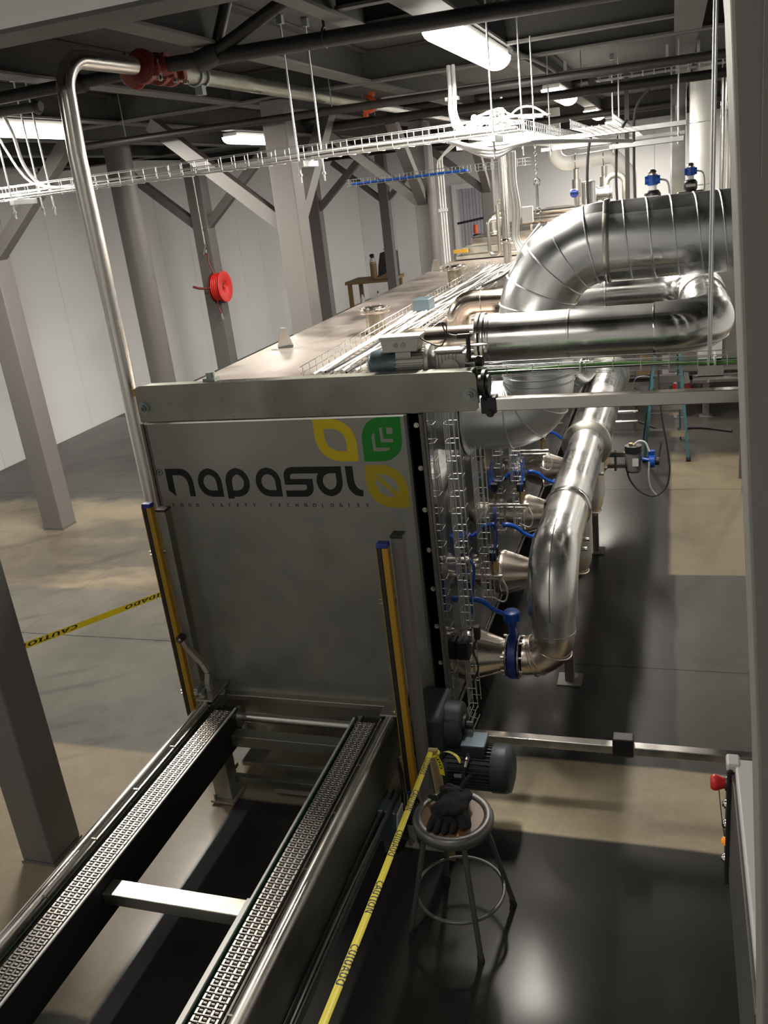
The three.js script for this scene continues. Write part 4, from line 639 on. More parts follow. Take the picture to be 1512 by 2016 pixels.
// ------------------------------------------------------------------ pipes under the ceiling
const PY = 4.045, PX = -2.80;
{ const o = thing('stainless_pipe', 'tall shiny stainless steel pipe rising beside the chamber and bending under the ceiling', 'pipe', [-2.9, 0, -4.15]);
  part('riser', sweep(fillet([[-2.905, .012, -4.16], [-2.905, 3.6, -4.15], [-2.87, PY, -4.14], [PX - .01, PY, -4.70]], [.3, .15], 14), .046, 32), M.steel, o); part('floor_flange', lathe([[.046, 0], [.1, 0], [.1, .014], [.046, .016]], [-2.905, 0, -4.16], [-2.905, 1, -4.16], 32), M.steel, o); }
{ const z = -4.86, o = thing('pipe_fitting', 'dark red grooved cross fitting with capped end and bolts under the ceiling', 'fitting', [PX, PY, z]);
  part('body', [rod([PX, PY, z + .13], [PX, PY, z - .2], .062, 32), rod([PX - .12, PY - .01, z], [PX + .12, PY + .01, z], .058, 32)], M.red, o);
  for (const [zz, r] of [[z + .115, .085], [z - .05, .082], [z - .17, .08]]) { const c = part('coupling', lathe([[.05, 0], [r, .002], [r + .004, .01], [r + .004, .045], [r, .055], [.05, .057]], [PX, PY, zz], [PX, PY, zz - 1], 36), M.red, o);
    for (const s of [-1, 1]) { part('lug', bx(PX + s * .085 - .022, PX + s * .085 + .022, PY - .03, PY + .03, zz - .05, zz - .006, .008).applyMatrix4(new THREE.Matrix4().makeTranslation(0, -s * .03, 0)), M.red, c); part('bolt', [rod([PX + s * .098, PY - s * .03 - .055, zz - .028], [PX + s * .098, PY - s * .03 + .055, zz - .028], .009, 10), rod([PX + s * .098, PY - s * .03 - .05, zz - .028], [PX + s * .098, PY - s * .03 - .033, zz - .028], .017, 6)], M.bright, c); } }
  part('end_cap', lathe([[.08, 0], [.08, .012], [.07, .022], [.0001, .026]], [PX - .07, PY - .03, z + .08], [PX - .09, PY - .25, z + .5], 32), M.red, o); }
{ const o = thing('steel_pipe', 'grey steel pipe running away under the ceiling from the red fitting', 'pipe', [PX, PY, -7]);
  part('pipe', sweep([[PX, PY, -5.05], [PX + .02, PY, -8.7]], .05, 28), M.dullsteel, o); part('grooved_end', lathe([[.05, 0], [.058, 0], [.058, .05], [.05, .05]], [PX, PY, -5.06], [PX, PY, -6], 28), M.bright, o); part('thin_pipe', sweep([[PX + .02, PY, -8.9], [PX + .02, PY, -13.4]], .038, 24), M.galv, o); part('reducer', lathe([[.04, 0], [.055, 0], [.055, .06], [.05, .07], [.05, .12], [.038, .12]], [PX + .02, PY, -8.88], [PX + .02, PY, -10], 24), M.galv, o);
  part('pipe_clamp', [ring([PX, PY, -5.45], [0, 0, 1], .058, .01, 28, 8), ring([PX, PY, -5.36], [0, 0, 1], .058, .01, 28, 8), bx(PX + .05, PX + .1, PY + .03, PY + .06, -5.43, -5.38), bx(PX - .02, PX + .03, PY - .11, PY - .055, -5.43, -5.38)], M.darkwire, o);
  part('hanger', [rod([PX + .005, PY + .06, -5.4], [PX + .005, 4.36, -5.4], .005, 6)], M.darkwire, o); part('hanger', rod([PX + .02, PY + .05, -8.6], [PX + .02, 4.36, -8.6], .005, 6), M.darkwire, o); part('hanger', rod([PX + .02, PY + .03, -12.2], [PX + .02, 4.36, -12.2], .005, 6), M.darkwire, o); }
{ const o = thing('pipe_coupling', 'bright orange pipe coupling on the grey ceiling pipe', 'coupling', [PX + .02, PY, -8.78]); part('clamp_ring', lathe([[.05, 0], [.078, .002], [.078, .06], [.05, .062]], [PX + .02, PY, -8.74], [PX + .02, PY, -10], 32), M.orange, o); for (const s of [-1, 1]) part('lug', bx(PX + .02 + s * .04 - .02, PX + .02 + s * .04 + .02, PY + s * .085 - .02, PY + s * .085 + .02, -8.80, -8.745, .005), M.orange, o); }
{ const o = thing('sprinkler_pipe', 'black sprinkler main crossing under the beams at the top', 'pipe', [-2, 4, -4.9]); part('main', sweep([[-4.6, 4.025, -4.86], [PX - .11, 4.04, -4.86]], .035, 24), M.blackpipe, o); part('main', sweep([[PX + .11, 4.045, -4.86], [3.8, 3.95, -4.86]], .04, 24), M.blackpipe, o);
  part('tee', [sweep([[-3.36, 4.03, -4.86], [-3.25, 4.032, -4.86]], .05, 20), rod([-3.31, 4.03, -4.86], [-3.31, 4.085, -4.86], .035, 16), rod([-3.31, 4.085, -4.86], [-3.31, 4.11, -4.86], .02, 8)], M.blackpipe, o);
  part('branch', sweep([[-2.40, 4.05, -4.87], [-2.26, 4.33, -4.87]], .032, 18), M.blackpipe, o); part('branch', sweep([[-2.44, 4.04, -4.85], [-1.66, 4.34, -4.82]], .034, 18), M.blackpipe, o); part('branch_tee', [rod([-2.5, 4.03, -4.86], [-2.36, 4.06, -4.86], .055, 24)], M.blackpipe, o);
  part('hanger', [rod([-1.74, 4.04, -4.86], [-1.74, 4.36, -4.86], .008, 8), ring([-1.74, 4.04, -4.86], [1, 0, 0], .046, .007, 24, 6)], M.blackpipe, o); }
[[-12.2, -8.6, -1.0, 4.28, 4.24, .045, 'black sprinkler branch along the far beams at left'], [-7.5, -5.3, 3.8, 3.94, 3.885, .032, 'black sprinkler branch in front of the large column'], [-9.0, -3.4, 3.8, 3.92, 3.86, .04, 'black sprinkler branch behind the bright lamp'], [-13.2, -2.4, 3.8, 3.9, 3.9, .045, 'black sprinkler branch behind the second lamp']].forEach(([z, x0, x1, y0, y1, r, l]) => { const o = thing('sprinkler_pipe', l, 'pipe', [x0, y0, z], 'black sprinkler branches'); part('pipe', sweep([[x0, y0, z], [x1, y1, z]], r, 18), M.blackpipe, o); for (const x of [x0 + .6, x0 + 2.6]) part('hanger', rod([x, y0 + (y1 - y0) * (x - x0) / (x1 - x0) + r, z], [x, 4.36, z], .005, 6), M.darkwire, o); });
{ const o = thing('conduit', 'white electrical conduit running across under the beams past the big lamp', 'conduit', [-2.6, 4.03, -8.62]); part('tube', sweep([[-2.6, 4.06, -8.62], [2.2, 4.0, -8.62]], .022, 14), M.lightgrey, o); for (const x of [-.9, -.05, .2]) part('drop_strap', bx(x - .012, x + .012, 4.03, 4.14, -8.63, -8.61), M.lightgrey, o); }
{ const o = thing('conduit', 'thin conduit along the beam from the bright lamp to the duct', 'conduit', [-1.05, 4.07, -7]); part('tube', sweep(smooth([[-1.1, 4.085, -6.95], [-1.02, 4.075, -7.8], [-.98, 4.06, -8.4], [-.97, 4.04, -8.58]], 14), .015, 10), M.beam, o); }
{ const o = thing('steel_pipe', 'short grey stub pipe with bolted clamp above the left lamp', 'pipe', [-4.4, 4.02, -5.2]); part('pipe', sweep([[-5.2, 4.02, -5.2], [-3.83, 4.0, -5.2]], .03, 18), M.beam, o); part('clamp', [ring([-3.86, 4.0, -5.2], [1, 0, 0], .036, .012, 20, 8), bx(-3.88, -3.84, 4.03, 4.09, -5.22, -5.18)], M.blackpipe, o); }
// ------------------------------------------------------------------ hose reel on its column
{ const c = [-6.58, 2.16, -12.32], o = thing('hose_reel', 'bright red hose reel hanging beside the braced column', 'hose reel', c);
  part('drum', [rod([c[0] - .09, c[1], c[2]], [c[0] + .05, c[1], c[2]], .19, 40)], M.red, o); for (let k = 0; k < 4; k++) part('hose_turn', ring([c[0] - .07 + k * .03, c[1], c[2]], [1, 0, 0], .195, .014, 44, 8), M.redbright, o);
  part('side_disc', lathe([[.05, -.02], [.06, .0], [.2, .004], [.23, .012], [.235, .02], [.23, .028], [.2, .024], [.09, .02], [.075, .0]], [c[0] + .05, c[1], c[2]], [c[0] + 1, c[1], c[2]], 48), M.redbright, o); part('side_disc', lathe([[.05, 0], [.225, 0], [.225, .01], [.05, .01]], [c[0] - .105, c[1], c[2]], [c[0] + 1, c[1], c[2]], 40), M.red, o);
  part('hub', [rod([c[0], c[1], c[2]], [c[0] + .07, c[1], c[2]], .03, 16), bx(c[0] + .03, c[0] + .06, c[1] - .09, c[1] + .03, c[2] - .02, c[2] + .02)], M.redbright, o); part('bracket', [bx(c[0] - .12, c[0] + .03, c[1] - .24, c[1] - .18, c[2] - .05, c[2] + .05), bx(c[0] - .115, c[0] - .09, c[1] - .2, c[1] + .2, c[2] - .12, c[2] - .03)], M.black, o);
  part('hose', sweep(smooth([[c[0] - .05, c[1] + .19, c[2] + .05], [c[0] - .12, c[1] + .36, c[2] + .03], [c[0] - .13, c[1] + .5, c[2]]], 14), .016, 8), M.red, o); part('hose', sweep(smooth([[c[0] - .08, c[1] + .02, c[2] + .18], [c[0] - .2, c[1] + .02, c[2] + .25], [c[0] - .32, c[1] + .06, c[2] + .28]], 14), .018, 8), M.red, o); part('hose', sweep(smooth([[c[0] - .06, c[1] - .18, c[2] + .06], [c[0] - .06, c[1] - .3, c[2] + .07], [c[0] - .03, c[1] - .4, c[2] + .07]], 12), .014, 8), M.red, o); part('nozzle_tip', rod([c[0] - .03, c[1] - .39, c[2] + .07], [c[0] - .02, c[1] - .48, c[2] + .07], .014, 10), M.bright, o);
  part('air_line', [rod([c[0] - .15, c[1] + .52, c[2]], [c[0] - .16, 4.05, c[2]], .013, 10), rod([c[0] - .06, c[1] + .85, c[2]], [c[0] - .16, c[1] + .85, c[2]], .010, 8), rod([c[0] - .19, c[1] + .5, c[2]], [c[0] - .13, c[1] + .64, c[2]], .022, 10)], M.satin, o);
  part('switch_box', bx(c[0] - .12, c[0] - .07, .75, .9, c[2] + .02, c[2] + .06), M.satin, o); }

// ------------------------------------------------------------------ second chamber section and the things on it
{ const o = thing('second_chamber', 'raised stainless chamber section at the far end of the long lid', 'machine', [-1.9, .4, -12.7]);
  part('shell', [bx(-2.6, -1.22, .4, 2.30, -12.72, -19.5), bx(-2.52, -1.2, 2.34, 2.56, -11.75, -19.5, .02)], M.tarnish, o); part('front_lip', [bx(-2.66, -1.3, 2.312, 2.36, -11.4, -11.78, .01), bx(-2.6, -1.4, 2.36, 2.46, -11.5, -11.75, .02)], M.satin, o); part('tag', bx(-2.68, -2.5, 2.40, 2.44, -11.44, -11.38), M.yellow, o);
  for (const z of [-13.4, -18.8]) for (const x of [-2.4, -1.4]) part('foot', bx(x - .06, x + .06, 0, .4, z - .06, z + .06), M.satin, o);
  for (const [y, z, x0, x1] of [[2.74, -12.6, -1.9, -.7], [2.66, -12.2, -1.9, -.6]]) part('cross_pipe', sweep([[x0, y, z], [x1, y, z]], .035, 14), M.tarnish, o);
  for (const x of [-1.85, -.75]) part('pipe_stand', rod([x, 2.5, -12.6], [x, 2.74, -12.6], .02, 10), M.steel, o);
  part('vent_elbow', sweep(fillet([[-2.3, 2.5, -12.2], [-2.3, 2.8, -12.2], [-2.1, 2.8, -12.2]], .1, 8), .035, 14), M.steel, o); part('vent_flange', lathe([[.035, 0], [.08, 0], [.08, .03], [.035, .03]], [-2.3, 2.56, -12.2], [-2.3, 3, -12.2], 20), M.steel, o);
  part('condensate_loop', sweep(fillet([[-1.82, 3.0, -10.4], [-1.9, 3.0, -10.4], [-1.9, 2.42, -10.4], [-2.02, 2.42, -10.4], [-2.02, 2.8, -10.4], [-1.82, 2.8, -10.6]], .05, 6), .022, 10), M.satin, o); }
{ const o = thing('stainless_post', 'upright stainless post with white cables strapped to it, on the lid', 'post', [-1.78, CT, -10.2]); part('post', sweep([[-1.78, CT + .012, -10.2], [-1.78, 4.05, -10.2]], .045, 24), M.steel, o); part('flange', [lathe([[.04, 0], [.12, 0], [.12, .012], [.04, .014]], [-1.78, CT, -10.2], [-1.78, 3, -10.2], 28), lathe([[.04, .25], [.07, .25], [.07, .3], [.04, .3]], [-1.78, CT, -10.2], [-1.78, 3, -10.2], 24)], M.bright, o);
  for (let k = 0; k < 5; k++) part('cable', sweep(smooth([[-1.70 + k * .02, 3.5, -10.1], [-1.70 + k * .018, 3.2, -10.12], [-1.68 + k * .02, 2.9, -10.12], [-1.69 + k * .016, 2.6, -10.1], [-1.6 + k * .03, 2.45, -9.9], [-1.52 + k * .02, 2.40, -9.6]], 30), .010, 7), k % 2 ? M.white : M.lightgrey, o); part('switch_box', bx(-1.58, -1.46, 2.75, 2.92, -10.16, -10.1, .008), M.white, o); }
{ const o = thing('cable_bundle', 'fan of pale cables dropping into the lid tray beside the duct elbow', 'cables', [-1.5, CT + .05, -8.6]); for (let k = 0; k < 8; k++) part('cable', sweep(smooth([[-1.32 + k * .025, 2.75 - k * .01, -9.6 + k * .1], [-1.42 + k * .02, 2.62, -9.4 + k * .12], [-1.52 + k * .015, 2.44, -9.0 + k * .12], [-1.58, 2.38, -8.4 + k * .1]], 20), .012, 7), k % 3 === 1 ? M.rubber : M.white, o); }
// conduits on the braced column
{ const o = thing('conduit', 'row of thin vertical conduits and one fat pipe on the second braced column', 'conduit', [-3.0, 2, -12.3]);
  part('fat_pipe', sweep([[-3.14, .012, -12.3], [-3.14, 4.05, -12.3]], .06, 20), M.column, o); for (let k = 0; k < 3; k++) part('tube', sweep(fillet([[-3.02 + k * .035, .012, -12.28], [-3.02 + k * .035, 3.55 + k * .03, -12.28], [-2.7, 3.75 + k * .03, -12.28]], .12, 6), .012, 8), M.lightgrey, o); part('strap', bx(-3.05, -2.92, 2.9, 2.94, -12.27, -12.26), M.wire, o); }
// ------------------------------------------------------------------ pipework at the back
{ const o = thing('clad_pipe', 'pale insulated pipe with a swan neck high on the back right', 'pipe', [-1.2, 3.3, -14]); part('run', sweep(fillet([[-1.66, 4.1, -14], [-1.66, 3.33, -14], [-.82, 3.36, -14], [-.6, 3.1, -14], [-.6, 2.3, -14]], [.2, .16, .1], 10), .10, 28), M.white, o); for (const x of [-1.35, -.95]) part('pipe_stand', [rod([x, 2.5, -14], [x, 3.24, -14], .045, 16), rod([x, 2.85, -14], [x, 3.1, -14], .07, 16)], M.steel, o); for (const x of [-1.36, -.96]) part('band', ring([x, 3.345, -14], [1, 0, 0], .102, .008, 28, 6), M.tarnish, o); part('foot_plate', bx(-1.45, -.5, 2.4, 2.5, -14.1, -13.9), M.satin, o); }
{ const o = thing('steel_pipe', 'upside down U shaped steel pipe behind the big duct', 'pipe', [-.7, 2.3, -12]); part('pipe', sweep(fillet([[-.80, 2.5, -12], [-.80, 3.12, -12], [-.57, 3.12, -12], [-.57, 2.3, -12]], .11, 10), .036, 20), M.satin, o); part('coupling', [rod([-.95, 2.92, -11.95], [-.72, 2.92, -11.95], .075, 24), rod([-.93, 2.92, -11.95], [-.9, 2.92, -11.95], .095, 24), rod([-.78, 2.92, -11.95], [-.75, 2.92, -11.95], .095, 24)], M.steel, o); part('base', bx(-.9, -.5, 2.2, 2.32, -12.1, -11.9), M.satin, o); }
{ const o = thing('canister', 'small upright silver canister behind the duct elbow', 'tank', [-.97, 2.6, -11]); part('body', lathe([[.0001, 0], [.08, 0], [.082, .01], [.082, .48], [.07, .5], [.0001, .505]], [-.93, 2.6, -11], [-.93, 4, -11], 28), M.bright, o); part('rim', ring([-.93, 3.09, -11], [0, 1, 0], .078, .008, 28, 6), M.steel, o); part('valve_stem', rod([-.93, 3.1, -11], [-.93, 3.13, -11], .012, 8), M.steel, o); part('stand', bx(-1.0, -.86, 2.56, 2.6, -11.08, -10.92), M.satin, o); }
{ const o = thing('transmitter', 'small blue transmitter head left of the silver canister', 'sensor', [-1.05, 2.7, -10.6]); part('head', [rod([-1.05, 2.99, -10.6], [-1.05, 2.99, -10.53], .045, 18), rod([-1.09, 3.0, -10.56], [-1.01, 3.0, -10.56], .035, 18)], M.deepblue, o); part('stem', rod([-1.04, 2.56, -10.6], [-1.05, 2.95, -10.6], .01, 8), M.steel, o); }
const pump = (x, y, z, s, l) => { const o = thing('control_valve', l, 'valve', [x, y, z], 'control valves with blue heads behind the duct'); part('actuator', lathe([[.0001, 0], [.08 * s, 0], [.1 * s, .03 * s], [.1 * s, .12 * s], [.07 * s, .16 * s], [.0001, .17 * s]], [x, y, z], [x, y + 1, z], 24), M.black, o); part('label_band', [bx(x - .07 * s, x + .07 * s, y + .06 * s, y + .10 * s, z + .085 * s, z + .101 * s)], M.lightgrey, o); part('neck', rod([x, y + .16 * s, z], [x, y + .23 * s, z], .05 * s, 18), M.white, o);
  part('blue_head', [rod([x - .09 * s, y + .28 * s, z], [x + .09 * s, y + .28 * s, z], .05 * s, 20), rod([x, y + .22 * s, z], [x, y + .34 * s, z], .065 * s, 20)], M.blue, o); part('cap', lathe([[.055 * s, 0], [.055 * s, .03 * s], [.03 * s, .06 * s], [.0001, .065 * s]], [x, y + .34 * s, z], [x, y + 1, z], 20), M.tarnish, o); part('hose', sweep(smooth([[x + .09 * s, y + .28 * s, z], [x + .17 * s, y + .25 * s, z], [x + .2 * s, y + .1 * s, z], [x + .19 * s, y - .1 * s, z]], 14), .012 * s, 8), M.greycable, o); part('base', [bx(x - .2 * s, x + .2 * s, y - .2 * s, y, z - .08 * s, z + .08 * s, .02)], M.satin, o); return o; };
pump(-.18, 2.86, -9, .75, 'blue headed control valve on the left, above the big duct'); pump(.16, 2.93, -9.3, .62, 'blue headed control valve on the right, above the big duct');
{ const o = thing('pipe_rack', 'steel rack carrying the control valves behind the duct', 'rack', [0, 0, -9.2]); part('shelf', [bx(-.45, .75, 2.60, 2.66, -9.45, -8.9), bx(-.1, .4, 2.66, 2.80, -9.42, -9.18, .01)], M.satin, o); for (const x of [.7]) for (const z of [-9.4, -8.95]) part('leg', bx(x - .03, x + .03, 0, 2.6, z - .03, z + .03), M.column, o); part('wall_arm', [bx(-.44, -.40, 2.66, 4.1, -9.4, -9.36)], M.column, o); part('name_board', bx(-.02, .32, 2.82, 2.86, -9.17, -9.12), M.lightgrey, o); }
{ const o = thing('vertical_duct', 'thick grey vertical duct at the back right under the ceiling', 'duct', [.32, 2.3, -12]); part('duct', sweep([[.31, 2.36, -12], [.31, 4.32, -12]], .125, 36), M.white, o); for (const y of [2.9, 3.6, 4.2]) part('seam', ring([.31, y, -12], [0, 1, 0], .127, .006, 36, 6), M.galv, o); }
{ const o = thing('vertical_duct', 'bright square upright duct left of the thick grey one', 'duct', [.06, 2.3, -12]); part('duct', bx(-.02, .15, 2.36, 4.32, -12.15, -11.95, .01), M.bright, o); part('corner_strip', bx(-.03, -.01, 2.36, 4.34, -11.97, -11.93), M.galv, o); }
{ const o = thing('steel_pipe', 'pair of polished vertical pipes beside the right post', 'pipe', [.6, 2.3, -12]); for (const x of [.57, .66]) part('pipe', sweep([[x, 2.36, -12], [x, 4.32, -12]], .036, 24), M.bright, o); }
{ const o = thing('boiler_skid', 'dark steel machine block on legs behind the clad loop', 'machine', [.5, 0, -12.3]); part('body', bx(-.05, 1.3, .62, 2.36, -13, -11.8, .02), M.column, o); for (const x of [.1, .42, 1.2]) for (const z of [-12.9, -11.9]) part('leg', [bx(x - .04, x + .04, .012, .62, z - .04, z + .04), bx(x - .08, x + .08, 0, .012, z - .08, z + .08)], M.column, o); part('pipe_stub', sweep([[.25, .55, -11.7], [1.3, .55, -11.7]], .06, 20), M.bright, o); part('access_door', bx(.3, .6, .7, 1.4, -11.8, -11.78, .004), M.lightgrey, o); }
[[-.30, -8, 3.66, 2.9, 'black cable hanging from the receding trays, nearest the valves'], [-.45, -8.1, 3.46, 2.9, 'black cable hanging from the strut, middle one'], [-.69, -8.1, 3.42, 2.85, 'black cable hanging beside the silver canister']].forEach(([x, z, y0, y1, l], i) => { const o = thing('hanging_cable', l, 'cable', [x, y1, z], 'black hanging cables'); part('cable', sweep(smooth([[x + .12 - i * .03, y0 + .12, z], [x + .02, y0, z], [x - .005, (y0 + y1) / 2, z], [x, y1, z]], 20), .011, 8), M.rubber, o); });
{ const x = -.9, z = -6.5, o = thing('lifting_chain', 'bright hoist chain with a hook hanging from the tray junction', 'chain', [x, 2.9, z]); part('rod', rod([x, 3.44, z], [x, FL, z], .005, 8), M.wire, o); for (let k = 0; k < 9; k++) { const g = new THREE.TorusGeometry(.013, .0035, 6, 14).scale(.7, 1.35, 1); if (k % 2) g.rotateY(Math.PI / 2); part('link', g.translate(x, 3.43 - k * .028, z), M.bright, o); } part('turnbuckle', [rod([x, 3.03, z], [x, 3.18, z], .012, 10), ring([x, 3.19, z], [0, 0, 1], .022, .005, 20, 6)], M.bright, o); part('hook', [ring([x, 3.0, z], [0, 0, 1], .018, .005, 16, 6)], M.bright, o); part('wire', rod([x + .01, 2.98, z], [x + .02, 2.45, z], .0015, 5), M.wire, o); }
// ------------------------------------------------------------------ back of the hall
const stripMat = new THREE.MeshPhysicalMaterial({ color: new THREE.Color().setRGB(.62, .62, .70), roughness: .2, transmission: .3, thickness: 0 });
{ const o = thing('strip_curtain', 'clear plastic strip curtain hanging in the back doorway', 'curtain', [-5.8, 0, -27.7]); for (let k = 0; k < 9; k++) part('strip', bx(-6.2 + k * .1, -6.11 + k * .1, .05, 3.05, -27.72 + (k % 2) * .02, -27.716 + (k % 2) * .02, .001), stripMat, o); part('header', bx(-6.35, -5.2, 3.05, 3.2, -27.75, -27.66), M.wall, o); part('door_jamb', [bx(-6.42, -6.32, 0, 3.2, -27.78, -27.64), bx(-5.22, -5.1, 0, 3.2, -27.78, -27.64)], M.wall, o); }
{ const o = thing('tool_cart', 'black framed tool cart before the strip curtain', 'cart', [-5.1, 0, -24]); const b = (a, c) => bar(a, c, .06, .06); part('frame', [b([-5.45, .0, -24], [-5.45, 2.24, -24]), b([-5.17, .1, -24], [-5.17, 2.2, -24]), b([-5.48, 2.22, -24], [-4.75, 2.3, -24]), b([-4.8, 0, -24], [-4.8, 2.26, -24])], M.black, o); part('load', [bx(-5.1, -4.85, .2, 1.9, -24.3, -24.05, .03)], M.black, o); part('orange_can', rod([-5.02, 1.92, -24.1], [-5.02, 2.14, -24.1], .06, 16), M.orange, o); }
{ const o = thing('workbench', 'brown wooden workbench in the far left corner behind the lid', 'workbench', [-7.6, 0, -22.9]); part('bench_top', bx(-8.3, -6.95, 1.02, 1.1, -23.5, -22.4, .01), M.benchwood, o); for (const x of [-8.2, -7.05]) for (const z of [-23.4, -22.5]) part('leg', bx(x - .05, x + .05, 0, 1.02, z - .05, z + .05), M.benchwood, o); part('shelf', bx(-8.2, -7.05, .4, .44, -23.4, -22.5), M.benchwood, o); }
{ const o = thing('gas_cylinder', 'brown gas cylinder with a pale shoulder on the workbench', 'cylinder', [-7.55, 1.1, -22.7]); part('body', lathe([[.0001, 0], [.085, 0], [.09, .02], [.09, .42], [.07, .5], [.03, .54], [.0001, .545]], [-7.55, 1.1, -22.7], [-7.55, 3, -22.7], 24), M.benchwood, o); part('shoulder', lathe([[.092, .40], [.075, .5], [.032, .545]], [-7.55, 1.1, -22.7], [-7.55, 3, -22.7], 24), M.lightgrey, o); part('regulator', [rod([-7.55, 1.64, -22.7], [-7.55, 1.74, -22.7], .05, 14), rod([-7.6, 1.70, -22.65], [-7.5, 1.70, -22.65], .03, 12)], M.black, o); }
{ const o = thing('tool_box', 'dark machine with a sloping front on the workbench', 'machine', [-7.2, 1.1, -22.8]); part('body', [extrude([[-.24, 0], [.24, 0], [.24, .62], [.05, .66], [-.12, .62], [-.2, .3]], .4, .01).translate(-7.2, 1.115, -23.1)], M.black, o); part('chute', extrude([[-.28, 0], [.2, 0], [.2, .18]], .3, .005).translate(-7.2, 1.11, -22.68), M.benchwood, o); part('handle', bx(-7.3, -7.1, 1.79, 1.84, -23.0, -22.9, .01), M.lightgrey, o); }
[[-7.9, -22.55], [-7.45, -22.55]].forEach(([x, z], i) => { const o = thing('spray_bottle', i ? 'right white spray bottle on the lower shelf of the workbench' : 'left white spray bottle on the lower shelf of the workbench', 'bottle', [x, .44, z]); part('bottle', lathe([[.0001, 0], [.05, 0], [.05, .2], [.02, .27], [.02, .3], [.0001, .3]], [x, .44, z], [x, 2, z], 16), M.white, o); part('cap', rod([x, .74, z], [x, .79, z], .022, 12), M.red, o); });
{ const o = thing('equipment_block', 'long dark equipment block added across the aisle end to screen the bright back wall', 'cabinet', [-.6, 0, -14.2]); part('body', bx(-1.1, 2.2, .06, 2.25, -15, -14, .02), M.column, o); part('plinth', bx(-1.05, 2.15, 0, .06, -14.95, -14.05), M.black, o);  // stands for dark clutter; added to block the bright floor and wall behind
  [[-1.05, -.55, .12, 1.3, M.beam], [-.5, -.2, .12, 1.0, M.benchwood], [-.15, .2, .12, 1.1, M.lightgrey], [.25, .8, .12, 1.2, M.beam], [.85, 2.1, .12, 1.2, M.beam]].forEach(([a, b, y0, y1, m]) => { const d = part('block_panel', bx(a, b, y0, y1, -14, -13.975, .006), m, o); part('handle', bx(b - .06, b - .04, .7, .85, -13.975, -13.95, .004), M.bolt, d); }); }
// ------------------------------------------------------------------ step ladder and the floor of the aisle
{ const o = thing('step_ladder', 'teal sided aluminium step ladder standing open in the aisle', 'ladder', [-.05, 0, -10.3]); const H = 1.72;
  for (const [fx, tx] of [[-.30, -.14], [.175, .035]]) { part('rail', bar([fx, 0.02, -10.0], [tx, H, -10.42], .032, .085, [0, 0, 1]), M.teal, o); part('shoe', bx(fx - .025, fx + .025, 0, .05, -10.04, -9.96, .004), M.rubber, o); }
  for (const [fx, tx] of [[-.34, -.14], [.10, .03]]) part('rear_rail', bar([fx, .0, -10.85], [tx, H, -10.48], .02, .045, [0, 0, 1]), M.frp, o);
  for (let k = 0; k < 5; k++) { const y = .35 + k * .3, t = y / H, z = -10.0 - .42 * t; part('step', [bx(-.30 + .16 * t, .175 - .14 * t, y - .012, y, z - .05, z + .05), bx(-.30 + .16 * t, .175 - .14 * t, y - .075, y, z + .046, z + .052)], M.bright, o); }
  for (const y of [.35, .95]) part('rear_brace', bar([-.34 + .2 * y / H, y, -10.85 + .37 * y / H], [.10 - .07 * y / H, y, -10.85 + .37 * y / H], .02, .03), M.bright, o); part('spreader', [bar([-.24, .33, -10.1], [-.14, .06, -10.8], .012, .02), bar([.13, .33, -10.1], [.02, .06, -10.8], .012, .02)], M.bright, o); part('top_cap', bx(-.17, .065, H, H + .05, -10.52, -10.36, .01), M.teal, o); }
{ const x = -.32, y = .74, z = -7.5, o = thing('circulation_pump', 'small grey upright motor with a blue head, bracketed to the manifold pipe', 'pump', [x, y, z]); part('motor_body', [rod([x, y, z], [x, y + .21, z], .068, 28), rod([x, y - .02, z], [x, y, z], .062, 24, .05)], M.column, o); part('dark_cap', [rod([x, y + .16, z], [x, y + .22, z], .071, 28)], M.black, o); part('nozzle', rod([x - .02, y + .22, z], [x - .02, y + .24, z], .018, 14), M.brass, o); part('name_plate', bx(x - .005, x + .045, y + .05, y + .12, z + .066, z + .07), M.lightgrey, o);
  part('bracket', [bx(x - .22, x - .06, y + .12, y + .16, z - .02, z + .02), bx(x - .22, x - .06, y + .02, y + .05, z - .02, z + .02), bx(x - .16, x - .14, y, y + .17, z - .04, z + .04)], M.dullsteel, o);
  part('blue_head', [rod([x + .13, y + .08, z + .02], [x + .18, y + .08, z + .02], .055, 20), rod([x + .15, y + .1, z], [x + .15, y + .17, z], .03, 14), rod([x + .06, y + .1, z], [x + .13, y + .09, z + .02], .016, 10)], M.blue, o); part('end_knob', rod([x + .18, y + .08, z + .02], [x + .215, y + .08, z + .02], .034, 16), M.black, o);
  part('white_hose', sweep(smooth([[x, y + .22, z], [x + .05, y + .26, z + .01], [x + .1, y + .25, z + .02], [x + .135, y + .17, z + .03]], 14), .009, 8), M.lightgrey, o); part('white_hose', sweep(smooth([[x + .135, y + .09, z + .07], [x + .13, y - .05, z + .07], [x + .15, y - .16, z + .06], [x + .19, y - .22, z + .05]], 16), .008, 8), M.greycable, o);
  part('black_cable', sweep(smooth([[x - .06, y + .04, z + .03], [x - .03, y - .08, z + .04], [x + .06, y - .19, z + .05], [x + .17, y - .23, z + .05], [x + .26, y - .17, z + .04], [x + .3, y - .02, z + .03], [x + .28, y + .2, z + .02], [x + .22, y + .6, z], [x + .2, y + 1.6, z - .1]], 50), .008, 8), M.rubber, o); }
{ const o = thing('bucket', 'grey bucket with a wire handle on the floor behind the ladder', 'bucket', [-.38, 0, -12.4]); part('pail', lathe([[.0001, 0], [.11, 0], [.14, .28], [.145, .29], [.135, .29], [.105, .01], [.0001, .01]], [-.38, .0, -12.4], [-.38, 1, -12.4], 24), M.column, o); part('handle', sweep(fillet([[-.52, .28, -12.4], [-.5, .46, -12.4], [-.26, .46, -12.4], [-.24, .28, -12.4]], .1, 6), .006, 6), M.wire, o); }
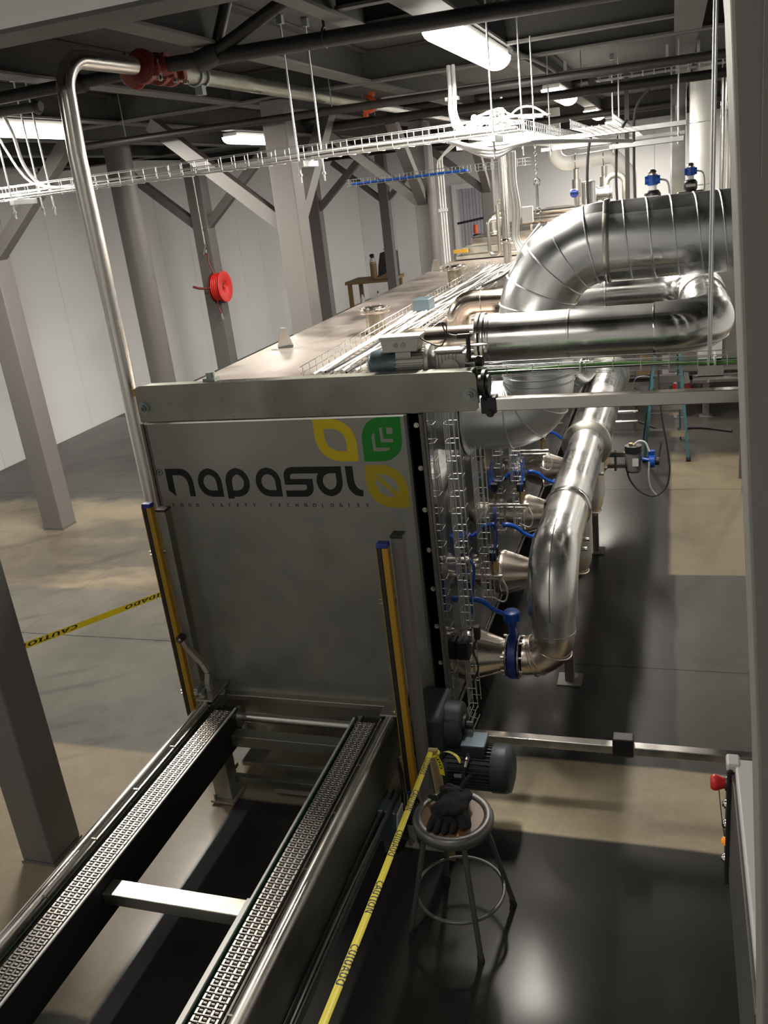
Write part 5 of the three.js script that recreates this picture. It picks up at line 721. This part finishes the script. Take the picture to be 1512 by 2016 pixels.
{ const o = thing('safety_cone', 'red and white plastic cone half hidden behind the ladder', 'cone', [.13, 0, -13.4]); part('cone', lathe([[.14, .02], [.12, .1], [.03, .55], [.0001, .56]], [.13, 0, -13.4], [.13, 1, -13.4], 20), M.redbright, o); part('white_band', lathe([[.118, .12], [.085, .29]], [.13, 0, -13.39], [.13, 1, -13.39], 20), M.white, o); part('base', bx(-.04, .30, 0, .025, -13.57, -13.23), M.black, o); }
{ const o = thing('floor_pipe', 'low run of bright pipes and hoses along the floor behind the ladder', 'pipe', [0, 0, -11.3]); for (const [y, z] of [[.24, -11.35], [.12, -11.3]]) part('pipe', sweep([[-.95, y, z], [-.42, y, z]], .02, 12), M.bright, o); for (const x of [-.9, -.46]) part('stand', bx(x - .015, x + .015, 0, .24, -11.36, -11.30), M.satin, o); part('hose', sweep(smooth([[-.42, .12, -11.3], [-.1, .03, -11.2], [.3, .02, -11.3], [.7, .02, -11.1]], 24), .016, 8), M.rubber, o); }

// ------------------------------------------------------------------ fluorescent lamps under the beams, and unseen fill lamps added
const lensMat = new THREE.MeshStandardMaterial({ color: 0xffffff, emissive: new THREE.Color().setRGB(1, .95, .86), emissiveIntensity: LENS, roughness: .5 });
const LL = ['bright wraparound fluorescent lamp at top, above the big duct', 'second fluorescent lamp in the row receding above the duct', 'third fluorescent lamp of the receding row, behind the cable trays', 'farthest fluorescent lamp of the receding row', 'dim unseen lamp added overhead to fill the front faces',
  'fluorescent lamp at the left edge behind the tall stainless pipe', 'small distant fluorescent lamp left of the large column', 'dim unseen lamp added over the near left to fill the front', 'unseen lamp added behind the right post for fill, nearer one', 'unseen lamp added behind the right post for fill, farther one', 'lamp added behind the tall ducts to brighten the back wall', 'lamp added past the end of the row to brighten the back wall'];
LAMP_SPOTS.forEach(([x, z, L, k], i) => {
  const o = thing('fluorescent_lamp', LL[i], 'lamp', [x, 4.0, z], 'fluorescent ceiling lamps');
  part('housing', bx(x - .09, x + .09, 4.045, 4.095, z - L / 2, z + L / 2, .01), M.white, o);
  const prof = []; for (let a = 0; a <= 12; a++) { const t = Math.PI * a / 12; prof.push([Math.cos(t) * .1, -Math.sin(t) * .075]); }
  part('lens', extrude(prof, L, .004).translate(x, 4.045, z - L / 2), lensMat, o);
  const l = new THREE.RectAreaLight(new THREE.Color().setRGB(1, .93, .83), LAMP * k, .2, L); l.position.set(0, -.045, 0); l.rotation.x = -Math.PI / 2; l.name = numbered('lamp_light'); o.add(l);
});
renderer.render(scene, camera);
